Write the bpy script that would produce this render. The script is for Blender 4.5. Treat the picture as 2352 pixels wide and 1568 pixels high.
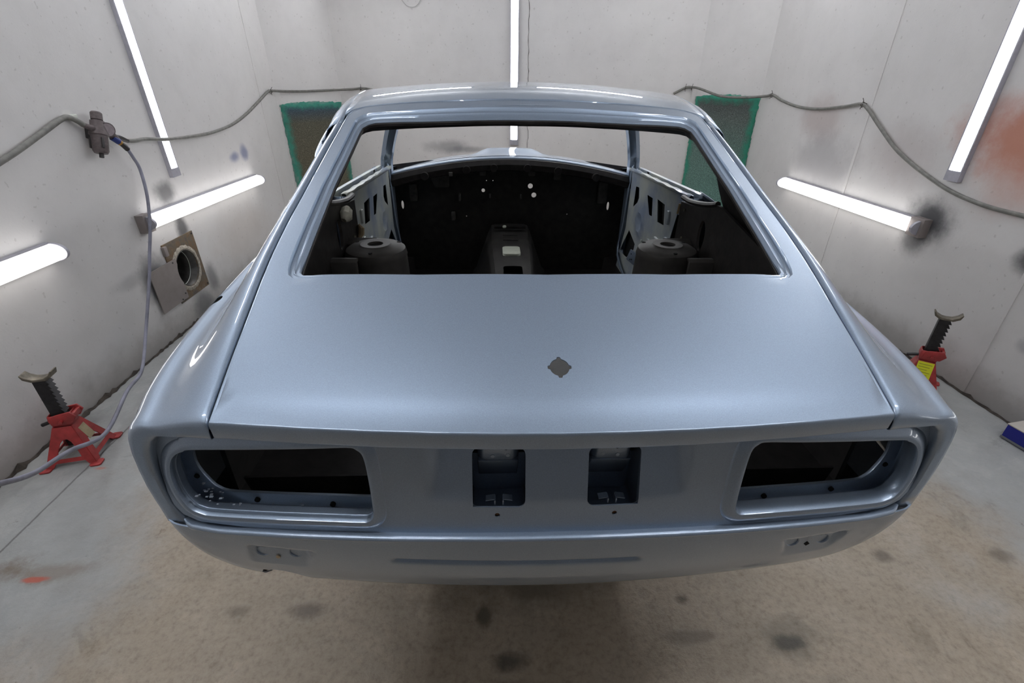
import bpy, bmesh, math, random
import numpy as np
from mathutils import Matrix, Vector
random.seed(7); rng = np.random.default_rng(5)
for o in list(bpy.data.objects): bpy.data.objects.remove(o)
SC = bpy.context.scene; COL = SC.collection

# ------------------------------------------------------------------ camera, world, lights, exposure
cd = bpy.data.cameras.new('camera'); cam = bpy.data.objects.new('camera', cd); COL.objects.link(cam)
cd.sensor_width = 36.0; cd.lens = 1088.0927 / 2352 * 36; cd.clip_start = 0.02; cd.clip_end = 60
MC = np.array([[0.998814, 0.041557, 0.025351], [-0.048631, 0.875082, 0.481525], [-0.002173, -0.482187, 0.876066]])
m = Matrix.Identity(4)
for i in range(3):
    m[i][0] = MC[i][0]; m[i][1] = MC[i][2]; m[i][2] = -MC[i][1]
m[2][3] = 1.45
cam.matrix_world = m; SC.camera = cam
w = bpy.data.worlds.new('world'); SC.world = w; w.use_nodes = True
w.node_tree.nodes['Background'].inputs[0].default_value = (0.9, 0.95, 1, 1)
w.node_tree.nodes['Background'].inputs[1].default_value = 0.05
SC.view_settings.view_transform = 'Standard'; SC.view_settings.look = 'None'
SC.view_settings.gamma = 1.0; SC.view_settings.use_curve_mapping = False
SC.view_settings.exposure = 0.60
LED = 5.0      # radiance of the light fittings
TUBE = 2.8
TOP = 28.0      # overhead fittings out of frame
CEIL = 2.62
XL, XR, YF = -2.03, 2.475, -2.7
PB, PC_ = (-1.54, 5.74), (2.04, 5.11)   # ends of the back wall
PA, PD = (XL, 5.25), (XR, 4.68)         # ends of the side walls

# ------------------------------------------------------------------ small helpers
def lerp(a, b, t): return a + (b - a) * t
def sm(a, b, x):
    t = min(max((x - a) / (b - a), 0.0), 1.0); return t * t * (3 - 2 * t)
class Pch:
    def __init__(s, pts):
        s.x = [p[0] for p in pts]; s.y = [p[1] for p in pts]; n = len(pts)
        h = [s.x[i+1]-s.x[i] for i in range(n-1)]; d = [(s.y[i+1]-s.y[i])/h[i] for i in range(n-1)]
        mm = [0.0]*n; mm[0] = d[0]; mm[-1] = d[-1]
        for i in range(1, n-1): mm[i] = 0 if d[i-1]*d[i] <= 0 else 2*d[i-1]*d[i]/(d[i-1]+d[i])
        s.h = h; s.m = mm
    def __call__(s, x):
        n = len(s.x); i = 0
        x = min(max(x, s.x[0]), s.x[-1])
        while i < n-2 and x > s.x[i+1]: i += 1
        h = s.h[i]; t = (x-s.x[i])/h
        return (2*t**3-3*t*t+1)*s.y[i]+(t**3-2*t*t+t)*h*s.m[i]+(-2*t**3+3*t*t)*s.y[i+1]+(t**3-t*t)*h*s.m[i+1]
def resample(pts, n):
    pts = [np.array(p, float) for p in pts]
    L = [0.0]
    for a, b in zip(pts, pts[1:]): L.append(L[-1] + np.linalg.norm(b-a))
    out = []
    for k in range(n):
        s = L[-1]*k/(n-1); i = 0
        while i < len(L)-2 and s > L[i+1]: i += 1
        t = (s-L[i])/max(L[i+1]-L[i], 1e-9); out.append(pts[i]+(pts[i+1]-pts[i])*t)
    return out
def catmull(pts, k=6, closed=False):
    P = [np.array(p, float) for p in pts]; n = len(P); out = []
    for i in range(n if closed else n-1):
        g = (lambda j: P[j % n]) if closed else (lambda j: P[min(max(j, 0), n-1)])
        p0, p1, p2, p3 = g(i-1), g(i), g(i+1), g(i+2)
        for a in range(k):
            t = a/k
            out.append(0.5*((2*p1)+(-p0+p2)*t+(2*p0-5*p1+4*p2-p3)*t*t+(-p0+3*p1-3*p2+p3)*t**3))
    if not closed: out.append(P[-1])
    return out
def rrect(x0, z0, x1, z1, r, n=5):
    out = []
    rs = r if isinstance(r, (list, tuple)) else [r]*4
    for (cx, cz, a0), rr in zip([(x1, z1, 0), (x0, z1, 90), (x0, z0, 180), (x1, z0, 270)], rs):
        sx = -1 if cx == x1 else 1; sz = -1 if cz == z1 else 1
        for k in range(n+1):
            a = math.radians(a0 + 90*k/n)
            out.append((cx+sx*rr+rr*math.cos(a), cz+sz*rr+rr*math.sin(a)))
    return out

def link(name, me, mat=None, parent=None, smooth=True, ang=35, mats=None):
    if mats:
        for q in mats: me.materials.append(q)
    elif mat: me.materials.append(mat)
    if smooth:
        me.polygons.foreach_set('use_smooth', [True]*len(me.polygons)); me.set_sharp_from_angle(angle=math.radians(ang))
    o = bpy.data.objects.new(name, me); COL.objects.link(o)
    if parent: o.parent = parent
    return o
def mesh(name, V, F, mat=None, parent=None, smooth=True, ang=35, mats=None):
    me = bpy.data.meshes.new(name); me.from_pydata([tuple(map(float, v)) for v in V], [], F)
    bm = bmesh.new(); bm.from_mesh(me); bmesh.ops.recalc_face_normals(bm, faces=bm.faces); bm.to_mesh(me); bm.free()
    return link(name, me, mat, parent, smooth, ang, mats)
def apply_mods(o):
    dg = bpy.context.evaluated_depsgraph_get(); dg.update()
    me = bpy.data.meshes.new_from_object(o.evaluated_get(dg)); o.modifiers.clear(); old = o.data; o.data = me
    bpy.data.meshes.remove(old); return o
def solid(o, t, off=-1.0):
    md = o.modifiers.new('s', 'SOLIDIFY'); md.thickness = t; md.offset = off; return apply_mods(o)
def cut(o, cutters, keep_sharp=35):
    for c in cutters:
        md = o.modifiers.new('b', 'BOOLEAN'); md.operation = 'DIFFERENCE'; md.object = c; md.solver = 'EXACT'
    apply_mods(o)
    for c in cutters: bpy.data.objects.remove(c)
    o.data.set_sharp_from_angle(angle=math.radians(keep_sharp)); return o
def grid(name, rows, mat, parent=None, t=0.0, closed=False, caps=False, ang=35, smooth=True, flip=False):
    n = len(rows[0]); V = [p for r in rows for p in r]; F = []
    for i in range(len(rows)-1):
        for j in range(n if closed else n-1):
            a = i*n+j; b = i*n+(j+1) % n; F.append((a, b, b+n, a+n))
    if caps:
        F.append(tuple(range(n))); F.append(tuple(range((len(rows)-1)*n, len(rows)*n)))
    o = mesh(name, V, F, mat, parent, smooth, ang)
    if flip: o.data.flip_normals()
    if t:
        solid(o, t)
    return o
def prism(poly, ax, a, b):
    """closed prism of 2-D polygon along axis; returns V,F"""
    n = len(poly); V = []
    for c in (a, b):
        for p in poly:
            V.append((c, p[0], p[1]) if ax == 'x' else (p[0], c, p[1]) if ax == 'y' else (p[0], p[1], c))
    F = [tuple(range(n)), tuple(range(2*n-1, n-1, -1))]+[(i, (i+1) % n, (i+1) % n+n, i+n) for i in range(n)]
    return V, F
def cutter(poly, ax, a, b, parent=None):
    V, F = prism(poly, ax, a, b); return mesh('cutter', V, F, None, parent, False)
class MB:
    def __init__(s): s.V = []; s.F = []
    def add(s, V, F):
        k = len(s.V); s.V += [tuple(v) for v in V]; s.F += [tuple(i+k for i in f) for f in F]; return s
    def prism(s, poly, ax, a, b): return s.add(*prism(poly, ax, a, b))
    def box(s, c, d, M=None):
        V = [(c[0]+sx*d[0]/2, c[1]+sy*d[1]/2, c[2]+sz*d[2]/2) for sx in (-1, 1) for sy in (-1, 1) for sz in (-1, 1)]
        if M is not None: V = [tuple(M @ Vector(v)) for v in V]
        return s.add(V, [(0, 1, 3, 2), (4, 6, 7, 5), (0, 4, 5, 1), (2, 3, 7, 6), (0, 2, 6, 4), (1, 5, 7, 3)])
    def tube(s, pts, r, n=10, caps=True):
        P = [Vector(p) for p in pts]; rr = r if isinstance(r, (list, tuple)) else [r]*len(P)
        up = None; V = []
        for i, p in enumerate(P):
            d = (P[min(i+1, len(P)-1)]-P[max(i-1, 0)]).normalized()
            if up is None:
                up = Vector((0, 0, 1)) if abs(d.z) < .9 else Vector((1, 0, 0))
            u = (up-d*up.dot(d)).normalized(); up = u; v = d.cross(u)
            for k in range(n):
                a = 2*math.pi*k/n; V.append(tuple(p+(u*math.cos(a)+v*math.sin(a))*rr[i]))
        F = [(i*n+k, i*n+(k+1) % n, (i+1)*n+(k+1) % n, (i+1)*n+k) for i in range(len(P)-1) for k in range(n)]
        if caps: F += [tuple(range(n)), tuple(range((len(P)-1)*n, len(P)*n))]
        return s.add(V, F)
    def build(s, name, mat, parent=None, smooth=True, ang=35, bev=0.0):
        o = mesh(name, s.V, s.F, mat, parent, smooth, ang)
        if bev:
            md = o.modifiers.new('b', 'BEVEL'); md.width = bev; md.segments = 2; md.limit_method = 'ANGLE'; apply_mods(o)
            o.data.set_sharp_from_angle(angle=math.radians(60))
        return o
def empty(name, loc=(0, 0, 0)):
    o = bpy.data.objects.new(name, None); o.empty_display_size = .1; COL.objects.link(o); o.location = loc; return o
def tag(o, label, cat, group=None):
    o['label'] = label; o['category'] = cat
    if group: o['group'] = group
    return o
def struct(o, label=None, cat=None):
    o['kind'] = 'structure'
    if label: o['label'] = label
    if cat: o['category'] = cat
    return o

# ------------------------------------------------------------------ materials
def mat(name):
    q = bpy.data.materials.new(name); q.use_nodes = True
    return q, q.node_tree, q.node_tree.nodes['Principled BSDF']
def N(nt, t, **kw):
    n = nt.nodes.new(t)
    for k, v in kw.items(): setattr(n, k, v)
    return n
def noise(nt, vec, scale, detail=4, rough=.55):
    n = N(nt, 'ShaderNodeTexNoise'); n.inputs['Scale'].default_value = scale; n.inputs['Detail'].default_value = detail
    n.inputs['Roughness'].default_value = rough; nt.links.new(vec, n.inputs['Vector']); return n.outputs['Fac']
def ramp(nt, fac, stops):
    r = N(nt, 'ShaderNodeValToRGB'); nt.links.new(fac, r.inputs[0]); e = r.color_ramp.elements
    while len(e) < len(stops): e.new(.5)
    for k, (p, c) in enumerate(stops):
        e[k].position = p; e[k].color = (*c, 1) if len(c) == 3 else c
    return r.outputs[0]
def mixc(nt, fac, a, b, mode='MIX'):
    n = N(nt, 'ShaderNodeMix', data_type='RGBA', blend_type=mode)
    for s, v in ((n.inputs[0], fac), (n.inputs[6], a), (n.inputs[7], b)):
        if isinstance(v, (int, float)): s.default_value = v
        elif isinstance(v, tuple): s.default_value = (*v, 1)
        else: nt.links.new(v, s)
    return n.outputs[2]
def math_(nt, op, a, b=None, clamp=False):
    n = N(nt, 'ShaderNodeMath', operation=op, use_clamp=clamp)
    for s, v in zip(n.inputs, (a, b)):
        if v is None: continue
        if isinstance(v, (int, float)): s.default_value = v
        else: nt.links.new(v, s)
    return n.outputs[0]
def bump(nt, b, h, strength, dist=.01):
    n = N(nt, 'ShaderNodeBump'); n.inputs['Strength'].default_value = strength; n.inputs['Distance'].default_value = dist
    nt.links.new(h, n.inputs['Height']); nt.links.new(n.outputs[0], b.inputs['Normal'])
def objco(nt): return N(nt, 'ShaderNodeTexCoord').outputs['Object']
def simple(name, col, rough=.5, metal=0.0, coat=0.0, var=0.0, scale=20, bmp=0.0):
    q, nt, b = mat(name); b.inputs['Base Color'].default_value = (*col, 1)
    b.inputs['Roughness'].default_value = rough; b.inputs['Metallic'].default_value = metal
    b.inputs['Coat Weight'].default_value = coat; b.inputs['Coat Roughness'].default_value = .05
    if var or bmp:
        v = objco(nt); f = noise(nt, v, scale, 5)
        if var: nt.links.new(ramp(nt, f, [(.3, tuple(c*(1-var) for c in col)), (.7, tuple(min(1, c*(1+var)) for c in col))]), b.inputs['Base Color'])
        if bmp: bump(nt, b, f, bmp, .003)
    return q
def emit(name, col, s):
    q, nt, b = mat(name); b.inputs['Base Color'].default_value = (.8, .8, .8, 1)
    b.inputs['Emission Color'].default_value = (*col, 1); b.inputs['Emission Strength'].default_value = s; return q
def blobs(nt, vec, base, L, warp=.35):
    """spots of overspray and soot with their own place on the surface"""
    nz = N(nt, 'ShaderNodeTexNoise'); nz.inputs['Scale'].default_value = 5; nz.inputs['Detail'].default_value = 6
    nz.inputs['Roughness'].default_value = .7
    nt.links.new(vec, nz.inputs['Vector'])
    for c, rad, col, st in L:
        s1 = N(nt, 'ShaderNodeVectorMath', operation='SUBTRACT'); nt.links.new(vec, s1.inputs[0]); s1.inputs[1].default_value = c
        s2 = N(nt, 'ShaderNodeVectorMath', operation='DIVIDE'); nt.links.new(s1.outputs[0], s2.inputs[0]); s2.inputs[1].default_value = rad
        s3 = N(nt, 'ShaderNodeVectorMath', operation='LENGTH'); nt.links.new(s2.outputs[0], s3.inputs[0])
        d = math_(nt, 'ADD', s3.outputs['Value'], math_(nt, 'MULTIPLY', math_(nt, 'SUBTRACT', nz.outputs['Fac'], .5), warp*2.4))
        mr = N(nt, 'ShaderNodeMapRange', interpolation_type='SMOOTHSTEP'); nt.links.new(d, mr.inputs[0])
        mr.inputs[1].default_value = 1.0; mr.inputs[2].default_value = .25; mr.inputs[3].default_value = 0; mr.inputs[4].default_value = st
        base = mixc(nt, mr.outputs[0], base, col)
    return base
def wall_mat(name, L=(), base=(.70, .672, .655)):
    q, nt, b = mat(name); v = objco(nt)
    f1 = noise(nt, v, .9, 4); f2 = noise(nt, v, 7, 8, .65); f3 = noise(nt, v, 90, 3)
    c = ramp(nt, f1, [(.3, tuple(x*.90 for x in base)), (.7, tuple(x*1.06 for x in base))])
    c = mixc(nt, .25, c, ramp(nt, f2, [(.25, (.55, .54, .53)), (.55, (.70, .69, .68)), (.8, (.76, .75, .74))]), 'MIX')
    sp = ramp(nt, noise(nt, v, 38, 2, .4), [(.27, (.55, .53, .51)), (.31, (1, 1, 1))])
    c = mixc(nt, .35, c, sp, 'MULTIPLY')
    # grime towards the floor
    sx = N(nt, 'ShaderNodeSeparateXYZ'); nt.links.new(v, sx.inputs[0])
    lo = math_(nt, 'ADD', sx.outputs['Z'], math_(nt, 'MULTIPLY', f2, -.25))
    mr = N(nt, 'ShaderNodeMapRange', interpolation_type='SMOOTHSTEP'); nt.links.new(lo, mr.inputs[0])
    mr.inputs[1].default_value = .12; mr.inputs[2].default_value = -.12; mr.inputs[3].default_value = 0; mr.inputs[4].default_value = .7
    c = mixc(nt, mr.outputs[0], c, (.25, .225, .20))
    c = blobs(nt, v, c, L)
    nt.links.new(c, b.inputs['Base Color']); b.inputs['Roughness'].default_value = .6
    bump(nt, b, math_(nt, 'ADD', f3, math_(nt, 'MULTIPLY', f2, 2.0)), .15, .003)
    return q
dk = (.06, .06, .065)
M = {}
M['wall_l'] = wall_mat('white painted wall left', [
    ((XL, 3.17, .84), (.5, .16, .10), dk, .75), ((XL, 3.21, .60), (.5, .10, .15), dk, .85), ((XL, 3.17, .06), (.5, .16, .16), (.12, .12, .125), .75),
    ((XL, 2.80, .40), (.5, .18, .20), dk, .75), ((XL, 3.36, .20), (.5, .10, .14), dk, .6), ((XL, 2.62, .46), (.5, .22, .06), (.2, .2, .2), .35),
    ((XL, 4.15, .92), (.5, .11, .055), (.20, .22, .36), .8), ((XL, 4.33, .93), (.5, .10, .08), (.20, .22, .36), .8),
    ((XL, 4.0, .35), (.5, .7, .3), (.50, .42, .36), .35)])
M['wall_r'] = wall_mat('white painted wall right', [
    ((XR, 2.56, .76), (.5, .21, .17), dk, .95), ((XR, 2.60, .64), (.5, .14, .14), dk, .7), ((XR, 2.2, 1.22), (.5, .50, .26), (.50, .16, .09), .85),
    ((XR, 2.15, 1.1), (.5, .4, .3), (.55, .25, .17), .45), ((XR, 3.75, 1.2), (.5, .35, .2), (.38, .26, .24), .40), ((XR, 3.62, .90), (.5, .5, .3), (.33, .32, .33), .55),
    ((XR, 1.94, .72), (.5, .12, .10), dk, .9), ((XR, 1.8, .36), (.5, .06, .05), (.28, .28, .3), .5), ((XR, 2.9, 1.05), (.5, .4, .25), (.42, .35, .34), .4)])
M['wall_b'] = wall_mat('white painted wall back', [((-.42, 5.54, .82), (.34, .5, .10), (.18, .18, .19), .55), ((-.2, 5.5, .80), (.30, .5, .05), (.14, .14, .15), .5)])
M['wall'] = wall_mat('white painted wall')
M['ceil'] = wall_mat('ceiling paint', base=(.80, .80, .80))

q, nt, b = mat('worn concrete floor'); M['floor'] = q; v = objco(nt)
f1 = noise(nt, v, 1.6, 5, .6); f2 = noise(nt, v, 9, 9, .72); f3 = noise(nt, v, 55, 4, .7)
c = ramp(nt, f1, [(.30, (.35, .285, .215)), (.50, (.43, .355, .27)), (.70, (.47, .43, .36))])
c = mixc(nt, .55, c, ramp(nt, f2, [(.30, (.13, .10, .08)), (.42, (.33, .275, .21)), (.60, (.45, .38, .30)), (.75, (.54, .50, .44))]))
c = mixc(nt, .35, c, ramp(nt, f3, [(.30, (.15, .12, .09)), (.48, (.43, .36, .28)), (.7, (.56, .50, .42))]))
sx = N(nt, 'ShaderNodeSeparateXYZ'); nt.links.new(v, sx.inputs[0])
edge = math_(nt, 'ADD', math_(nt, 'ABSOLUTE', math_(nt, 'SUBTRACT', sx.outputs['X'], .2)), math_(nt, 'MULTIPLY', math_(nt, 'SUBTRACT', f1, .5), 1.2))
edge = math_(nt, 'ADD', edge, math_(nt, 'MULTIPLY', math_(nt, 'SUBTRACT', f2, .5), .5))
mr = N(nt, 'ShaderNodeMapRange', interpolation_type='SMOOTHSTEP'); nt.links.new(edge, mr.inputs[0])
mr.inputs[1].default_value = 1.25; mr.inputs[2].default_value = 1.85; mr.inputs[3].default_value = 0; mr.inputs[4].default_value = .9
c = mixc(nt, mr.outputs[0], c, ramp(nt, f2, [(.3, (.31, .325, .33)), (.7, (.41, .43, .435))]))
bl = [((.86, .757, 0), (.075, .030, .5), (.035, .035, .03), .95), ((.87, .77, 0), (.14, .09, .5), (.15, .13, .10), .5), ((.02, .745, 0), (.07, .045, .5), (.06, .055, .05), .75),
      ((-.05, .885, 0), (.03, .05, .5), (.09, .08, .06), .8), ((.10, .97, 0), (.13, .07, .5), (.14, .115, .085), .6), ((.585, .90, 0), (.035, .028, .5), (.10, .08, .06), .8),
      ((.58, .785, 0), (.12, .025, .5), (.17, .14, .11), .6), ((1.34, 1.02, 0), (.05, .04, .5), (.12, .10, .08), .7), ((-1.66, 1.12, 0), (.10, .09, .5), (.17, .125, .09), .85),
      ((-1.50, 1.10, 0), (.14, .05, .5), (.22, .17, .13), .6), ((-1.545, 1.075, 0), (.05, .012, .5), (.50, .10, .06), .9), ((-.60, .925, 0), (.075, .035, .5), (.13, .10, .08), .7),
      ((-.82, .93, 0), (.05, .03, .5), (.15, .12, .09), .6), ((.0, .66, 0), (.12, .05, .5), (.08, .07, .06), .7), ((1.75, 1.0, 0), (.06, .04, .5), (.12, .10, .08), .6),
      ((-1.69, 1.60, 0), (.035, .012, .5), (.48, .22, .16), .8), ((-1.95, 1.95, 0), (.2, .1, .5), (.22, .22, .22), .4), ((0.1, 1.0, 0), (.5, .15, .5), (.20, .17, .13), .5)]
pk_ = N(nt, 'ShaderNodeTexNoise'); pk_.inputs['Scale'].default_value = 3.2; pk_.inputs['Detail'].default_value = 12; pk_.inputs['Roughness'].default_value = .68; pk_.inputs['Distortion'].default_value = .6; nt.links.new(v, pk_.inputs['Vector'])
c = mixc(nt, .55, c, ramp(nt, pk_.outputs['Fac'], [(.36, (.62, .60, .56)), (.40, (.92, .90, .87)), (.54, (1, 1, 1)), (.57, (1.12, 1.10, 1.08))]), 'MULTIPLY')
pk2 = N(nt, 'ShaderNodeTexNoise'); pk2.inputs['Scale'].default_value = 14; pk2.inputs['Detail'].default_value = 10; pk2.inputs['Roughness'].default_value = .75; nt.links.new(v, pk2.inputs['Vector'])
c = mixc(nt, .6, c, ramp(nt, pk2.outputs['Fac'], [(.33, (.42, .37, .31)), (.375, (1, 1, 1)), (.66, (1, 1, 1)), (.70, (1.15, 1.15, 1.15))]), 'MULTIPLY')
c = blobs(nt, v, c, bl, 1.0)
# poured joint parallel to the left wall
jl = math_(nt, 'ABSOLUTE', math_(nt, 'ADD', math_(nt, 'ADD', sx.outputs['X'], 1.75), math_(nt, 'MULTIPLY', math_(nt, 'SUBTRACT', f2, .5), .012)))
mr = N(nt, 'ShaderNodeMapRange'); nt.links.new(jl, mr.inputs[0]); mr.inputs[1].default_value = .006; mr.inputs[2].default_value = .002; mr.inputs[3].default_value = 0; mr.inputs[4].default_value = .7
c = mixc(nt, mr.outputs[0], c, (.09, .085, .08))
nt.links.new(c, b.inputs['Base Color'])
nt.links.new(ramp(nt, f2, [(.3, (.35,)*3), (.7, (.62,)*3)]), b.inputs['Roughness'])
bump(nt, b, math_(nt, 'ADD', math_(nt, 'MULTIPLY', f2, 1.5), f3), .5, .006)

q, nt, b = mat('metallic blue car paint'); M['paint'] = q
b.inputs['Base Color'].default_value = (.235, .315, .445, 1); b.inputs['Metallic'].default_value = .85
b.inputs['Roughness'].default_value = .48; b.inputs['Coat Weight'].default_value = 1.0; b.inputs['Coat Roughness'].default_value = .025
b.inputs['Coat IOR'].default_value = 1.5
v = objco(nt); f = noise(nt, v, 700, 2, .5)
nt.links.new(ramp(nt, f, [(.3, (.295, .362, .458)), (.7, (.35, .428, .538))]), b.inputs['Base Color'])
M['black'] = simple('black interior paint', (.020, .017, .016), .42, var=.5, scale=25, bmp=.4)
M['blackgap'] = simple('dark gap', (.004, .004, .004), .9)  # near-black stands for the shade in holes, slots and behind cut-outs
q, nt, b = mat('thin grey blue primer'); M['primer'] = q; v = objco(nt)
nt.links.new(ramp(nt, noise(nt, v, 4, 4), [(.35, (.34, .41, .54)), (.55, (.62, .66, .63)), (.7, (.72, .74, .66))]), b.inputs['Base Color'])
b.inputs['Roughness'].default_value = .38; b.inputs['Metallic'].default_value = .15; b.inputs['Coat Weight'].default_value = .3
M['barewhite'] = simple('pale lit floor and grommets', (.60, .62, .52), .7, var=.08, scale=30)  # off-white for the lit floor painted at the shifter hole, and for grommets
M['rag'] = simple('masking foam', (.42, .40, .33), .9, var=.25, scale=40, bmp=.6)
M['tan'] = simple('tan sealant', (.45, .34, .20), .8, var=.2, scale=80)
M['diff'] = emit('led diffuser', (.90, .93, 1.0), LED)
M['tube'] = emit('tube diffuser', (1.0, .985, .97), TUBE)
M['top'] = emit('overhead led diffuser', (.93, .96, 1.0), TOP)
M['alu'] = simple('grey fitting housing', (.42, .41, .46), .45, .2, var=.1, scale=30)
M['hose'] = simple('grey dusty hose', (.17, .165, .15), .6, var=.25, scale=30)
M['hoseblue'] = simple('dusty blue hose', (.24, .24, .30), .5, var=.35, scale=8)
M['reg'] = simple('overspray coated metal', (.13, .105, .105), .5, .2, var=.25, scale=60, bmp=.3)
M['regdk'] = simple('dark fitting', (.05, .045, .045), .5, .3)
M['gauge'] = simple('dusty gauge glass', (.30, .25, .26), .3, var=.2, scale=60)
M['blue'] = simple('blue coupler', (.02, .045, .22), .45)
M['brass'] = simple('brass fitting', (.45, .25, .06), .45, .5)
M['red'] = simple('worn red paint', (.36, .035, .035), .45, coat=.2, var=.35, scale=22, bmp=.2)
M['steel'] = simple('blackened steel', (.035, .033, .035), .45, .5, var=.4, scale=30)
M['saddle'] = simple('scuffed steel saddle', (.16, .14, .11), .5, .5, var=.5, scale=40)
M['yellow'] = simple('yellow sticker', (.72, .72, .02), .5)
M['ink'] = simple('faded ink', (.28, .28, .03), .6)
M['tape'] = simple('dirty tape', (.40, .32, .20), .7, var=.2)
M['carton'] = simple('pale carton', (.50, .46, .42), .8, var=.07, scale=14)
M['cartonblue'] = simple('blue carton print', (.01, .015, .25), .5)
M['cartonink'] = simple('pale carton print', (.22, .25, .42), .6)
M['tie'] = simple('dark wire tie', (.05, .04, .035), .6)
M['plate'] = simple('grey painted plate', (.26, .225, .215), .5, var=.08, scale=20)
M['ductin'] = simple('dark galvanised duct', (.10, .095, .09), .4, .5, var=.3, scale=20)
M['ductrib'] = simple('bright duct rib', (.55, .58, .52), .4, .5)
q, nt, b = mat('rusty duct plate'); M['rust'] = q; v = objco(nt)
nt.links.new(ramp(nt, noise(nt, v, 14, 7, .7), [(.33, (.10, .085, .08)), (.47, (.15, .12, .085)), (.56, (.17, .105, .055)), (.68, (.20, .175, .14))]), b.inputs['Base Color'])
b.inputs['Roughness'].default_value = .65; bump(nt, b, noise(nt, v, 60, 4), .4)
M['flake'] = simple('flaked rim', (.38, .34, .28), .7, var=.4, scale=70, bmp=.6)
def filt_mat(name, lo, mid, hi, rim, top):
    """fibrous booth filter: overspray dulls its middle, the green shows along the rim. local x width, z height, 0..1 generated"""
    q, nt, b = mat(name); tc = N(nt, 'ShaderNodeTexCoord'); g = tc.outputs['Generated']; o = tc.outputs['Object']
    sx = N(nt, 'ShaderNodeSeparateXYZ'); nt.links.new(g, sx.inputs[0])
    nz = noise(nt, o, 9, 5, .65); fib = noise(nt, o, 130, 5, .8)
    wv = N(nt, 'ShaderNodeTexVoronoi', feature='DISTANCE_TO_EDGE'); wv.inputs['Scale'].default_value = 75; nt.links.new(o, wv.inputs['Vector'])
    dx = math_(nt, 'MINIMUM', sx.outputs['X'], math_(nt, 'SUBTRACT', 1.0, sx.outputs['X']))
    dz = math_(nt, 'SUBTRACT', 1.0, sx.outputs['Z'])
    d = math_(nt, 'MINIMUM', dx, math_(nt, 'MULTIPLY', dz, 1.5))
    d = math_(nt, 'ADD', d, math_(nt, 'MULTIPLY', math_(nt, 'SUBTRACT', nz, .5), .22))
    body = ramp(nt, sx.outputs['Z'], [(0.0, lo), (.45, mid), (.80, hi), (.93, top)])
    body = mixc(nt, .75, body, ramp(nt, fib, [(.35, (.15, .15, .15)), (.65, (1.2, 1.2, 1.2))]), 'MULTIPLY')
    body = mixc(nt, .5, body, ramp(nt, wv.outputs['Distance'], [(0, (1.4, 1.4, 1.4)), (.12, (.55, .55, .55))]), 'MULTIPLY')
    f = ramp(nt, d, [(.0, (1, 1, 1)), (.05, (.95, .95, .95)), (.13, (0, 0, 0))])
    rimc = ramp(nt, d, [(-.0, tuple(x*.5+.28 for x in rim)), (.035, rim), (.09, tuple(x*.75 for x in rim))])
    c = mixc(nt, f, body, rimc); nt.links.new(c, b.inputs['Base Color']); b.inputs['Roughness'].default_value = .95
    bump(nt, b, fib, 1.0, .02); return q
M['filtl'] = filt_mat('olive fouled green filter', (.29, .28, .19), (.31, .28, .19), (.27, .26, .19), (.10, .50, .37), (.13, .21, .28))
M['filtr'] = filt_mat('grey fouled green filter', (.32, .62, .52), (.30, .50, .43), (.26, .32, .29), (.07, .50, .33), (.22, .25, .24))

# ------------------------------------------------------------------ the booth
def slab(name, poly, z0, z1, m_): return struct(MB().prism(poly, 'z', z0, z1).build(name, m_, None, smooth=False))
O = .12
outer = [(XL-O, YF-O), (XR+O, YF-O), (XR+O, PD[1]+.05), (PC_[0]+.05, PC_[1]+O), (PB[0]-.05, PB[1]+O), (XL-O, PA[1]+.05)]
slab('floor', outer, -.10, 0.0, M['floor']); slab('ceiling', outer, CEIL, CEIL+.1, M['ceil'])
wl = MB().prism([(XL-O, YF), (XL, YF), PA, (XL-O, PA[1]+.05)], 'z', 0, CEIL).build('wall_left', M['wall_l'], None, smooth=False)
struct(wl)
cl = MB().tube([(XL-.3, 3.118, .357), (XL+.3, 3.118, .357)], .122, 40).build('cutter', None, None, False)
cut(wl, [cl])
struct(MB().prism([(XR+O, YF), (XR+O, PD[1]+.05), PD, (XR, YF)], 'z', 0, CEIL).build('wall_right', M['wall_r'], None, smooth=False))
struct(MB().prism([PB, PC_, (PC_[0]+.05, PC_[1]+O), (PB[0]-.05, PB[1]+O)], 'z', 0, CEIL).build('wall_back', M['wall_b'], None, smooth=False))
struct(MB().prism([PA, PB, (PB[0]-.05, PB[1]+O), (XL-O, PA[1]+.05)], 'z', 0, CEIL).build('wall_back_left', M['wall'], None, smooth=False))
struct(MB().prism([PC_, PD, (XR+O, PD[1]+.05), (PC_[0]+.05, PC_[1]+O)], 'z', 0, CEIL).build('wall_back_right', M['wall'], None, smooth=False))
struct(MB().prism([(XL-O, YF-O), (XR+O, YF-O), (XR+O, YF), (XL-O, YF)], 'z', 0, CEIL).build('wall_front', simple('grey roller door', (.28, .28, .29), .6, var=.1, scale=3), None, smooth=False))
# ragged dirty fillet where wall meets floor
grime = simple('dirty caulk', (.055, .045, .037), .85, var=.6, scale=18, bmp=.8)
def fillet(name, a, b_, inward):
    a = Vector((*a, 0)); b_ = Vector((*b_, 0)); n = Vector((*inward, 0)); L = (b_-a).length; k = int(L/.025); rows = []
    for i in range(k+1):
        p = a+(b_-a)*(i/k); u = .006+.008*random.random(); h = .006+.014*random.random()**2
        if random.random() < .05: u += .010; h += .012
        rows.append([p+n*u+Vector((0, 0, .0005)), p+n*u*.6+Vector((0, 0, h*.5)), p+n*.002+Vector((0, 0, h))])
    o = grid(name, rows, grime, smooth=False); solid(o, .003, 0); return struct(o)
fillet('baseboard_left', (XL, YF), PA, (1, 0)); fillet('baseboard_right', (XR, YF), PD, (-1, 0))
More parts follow.
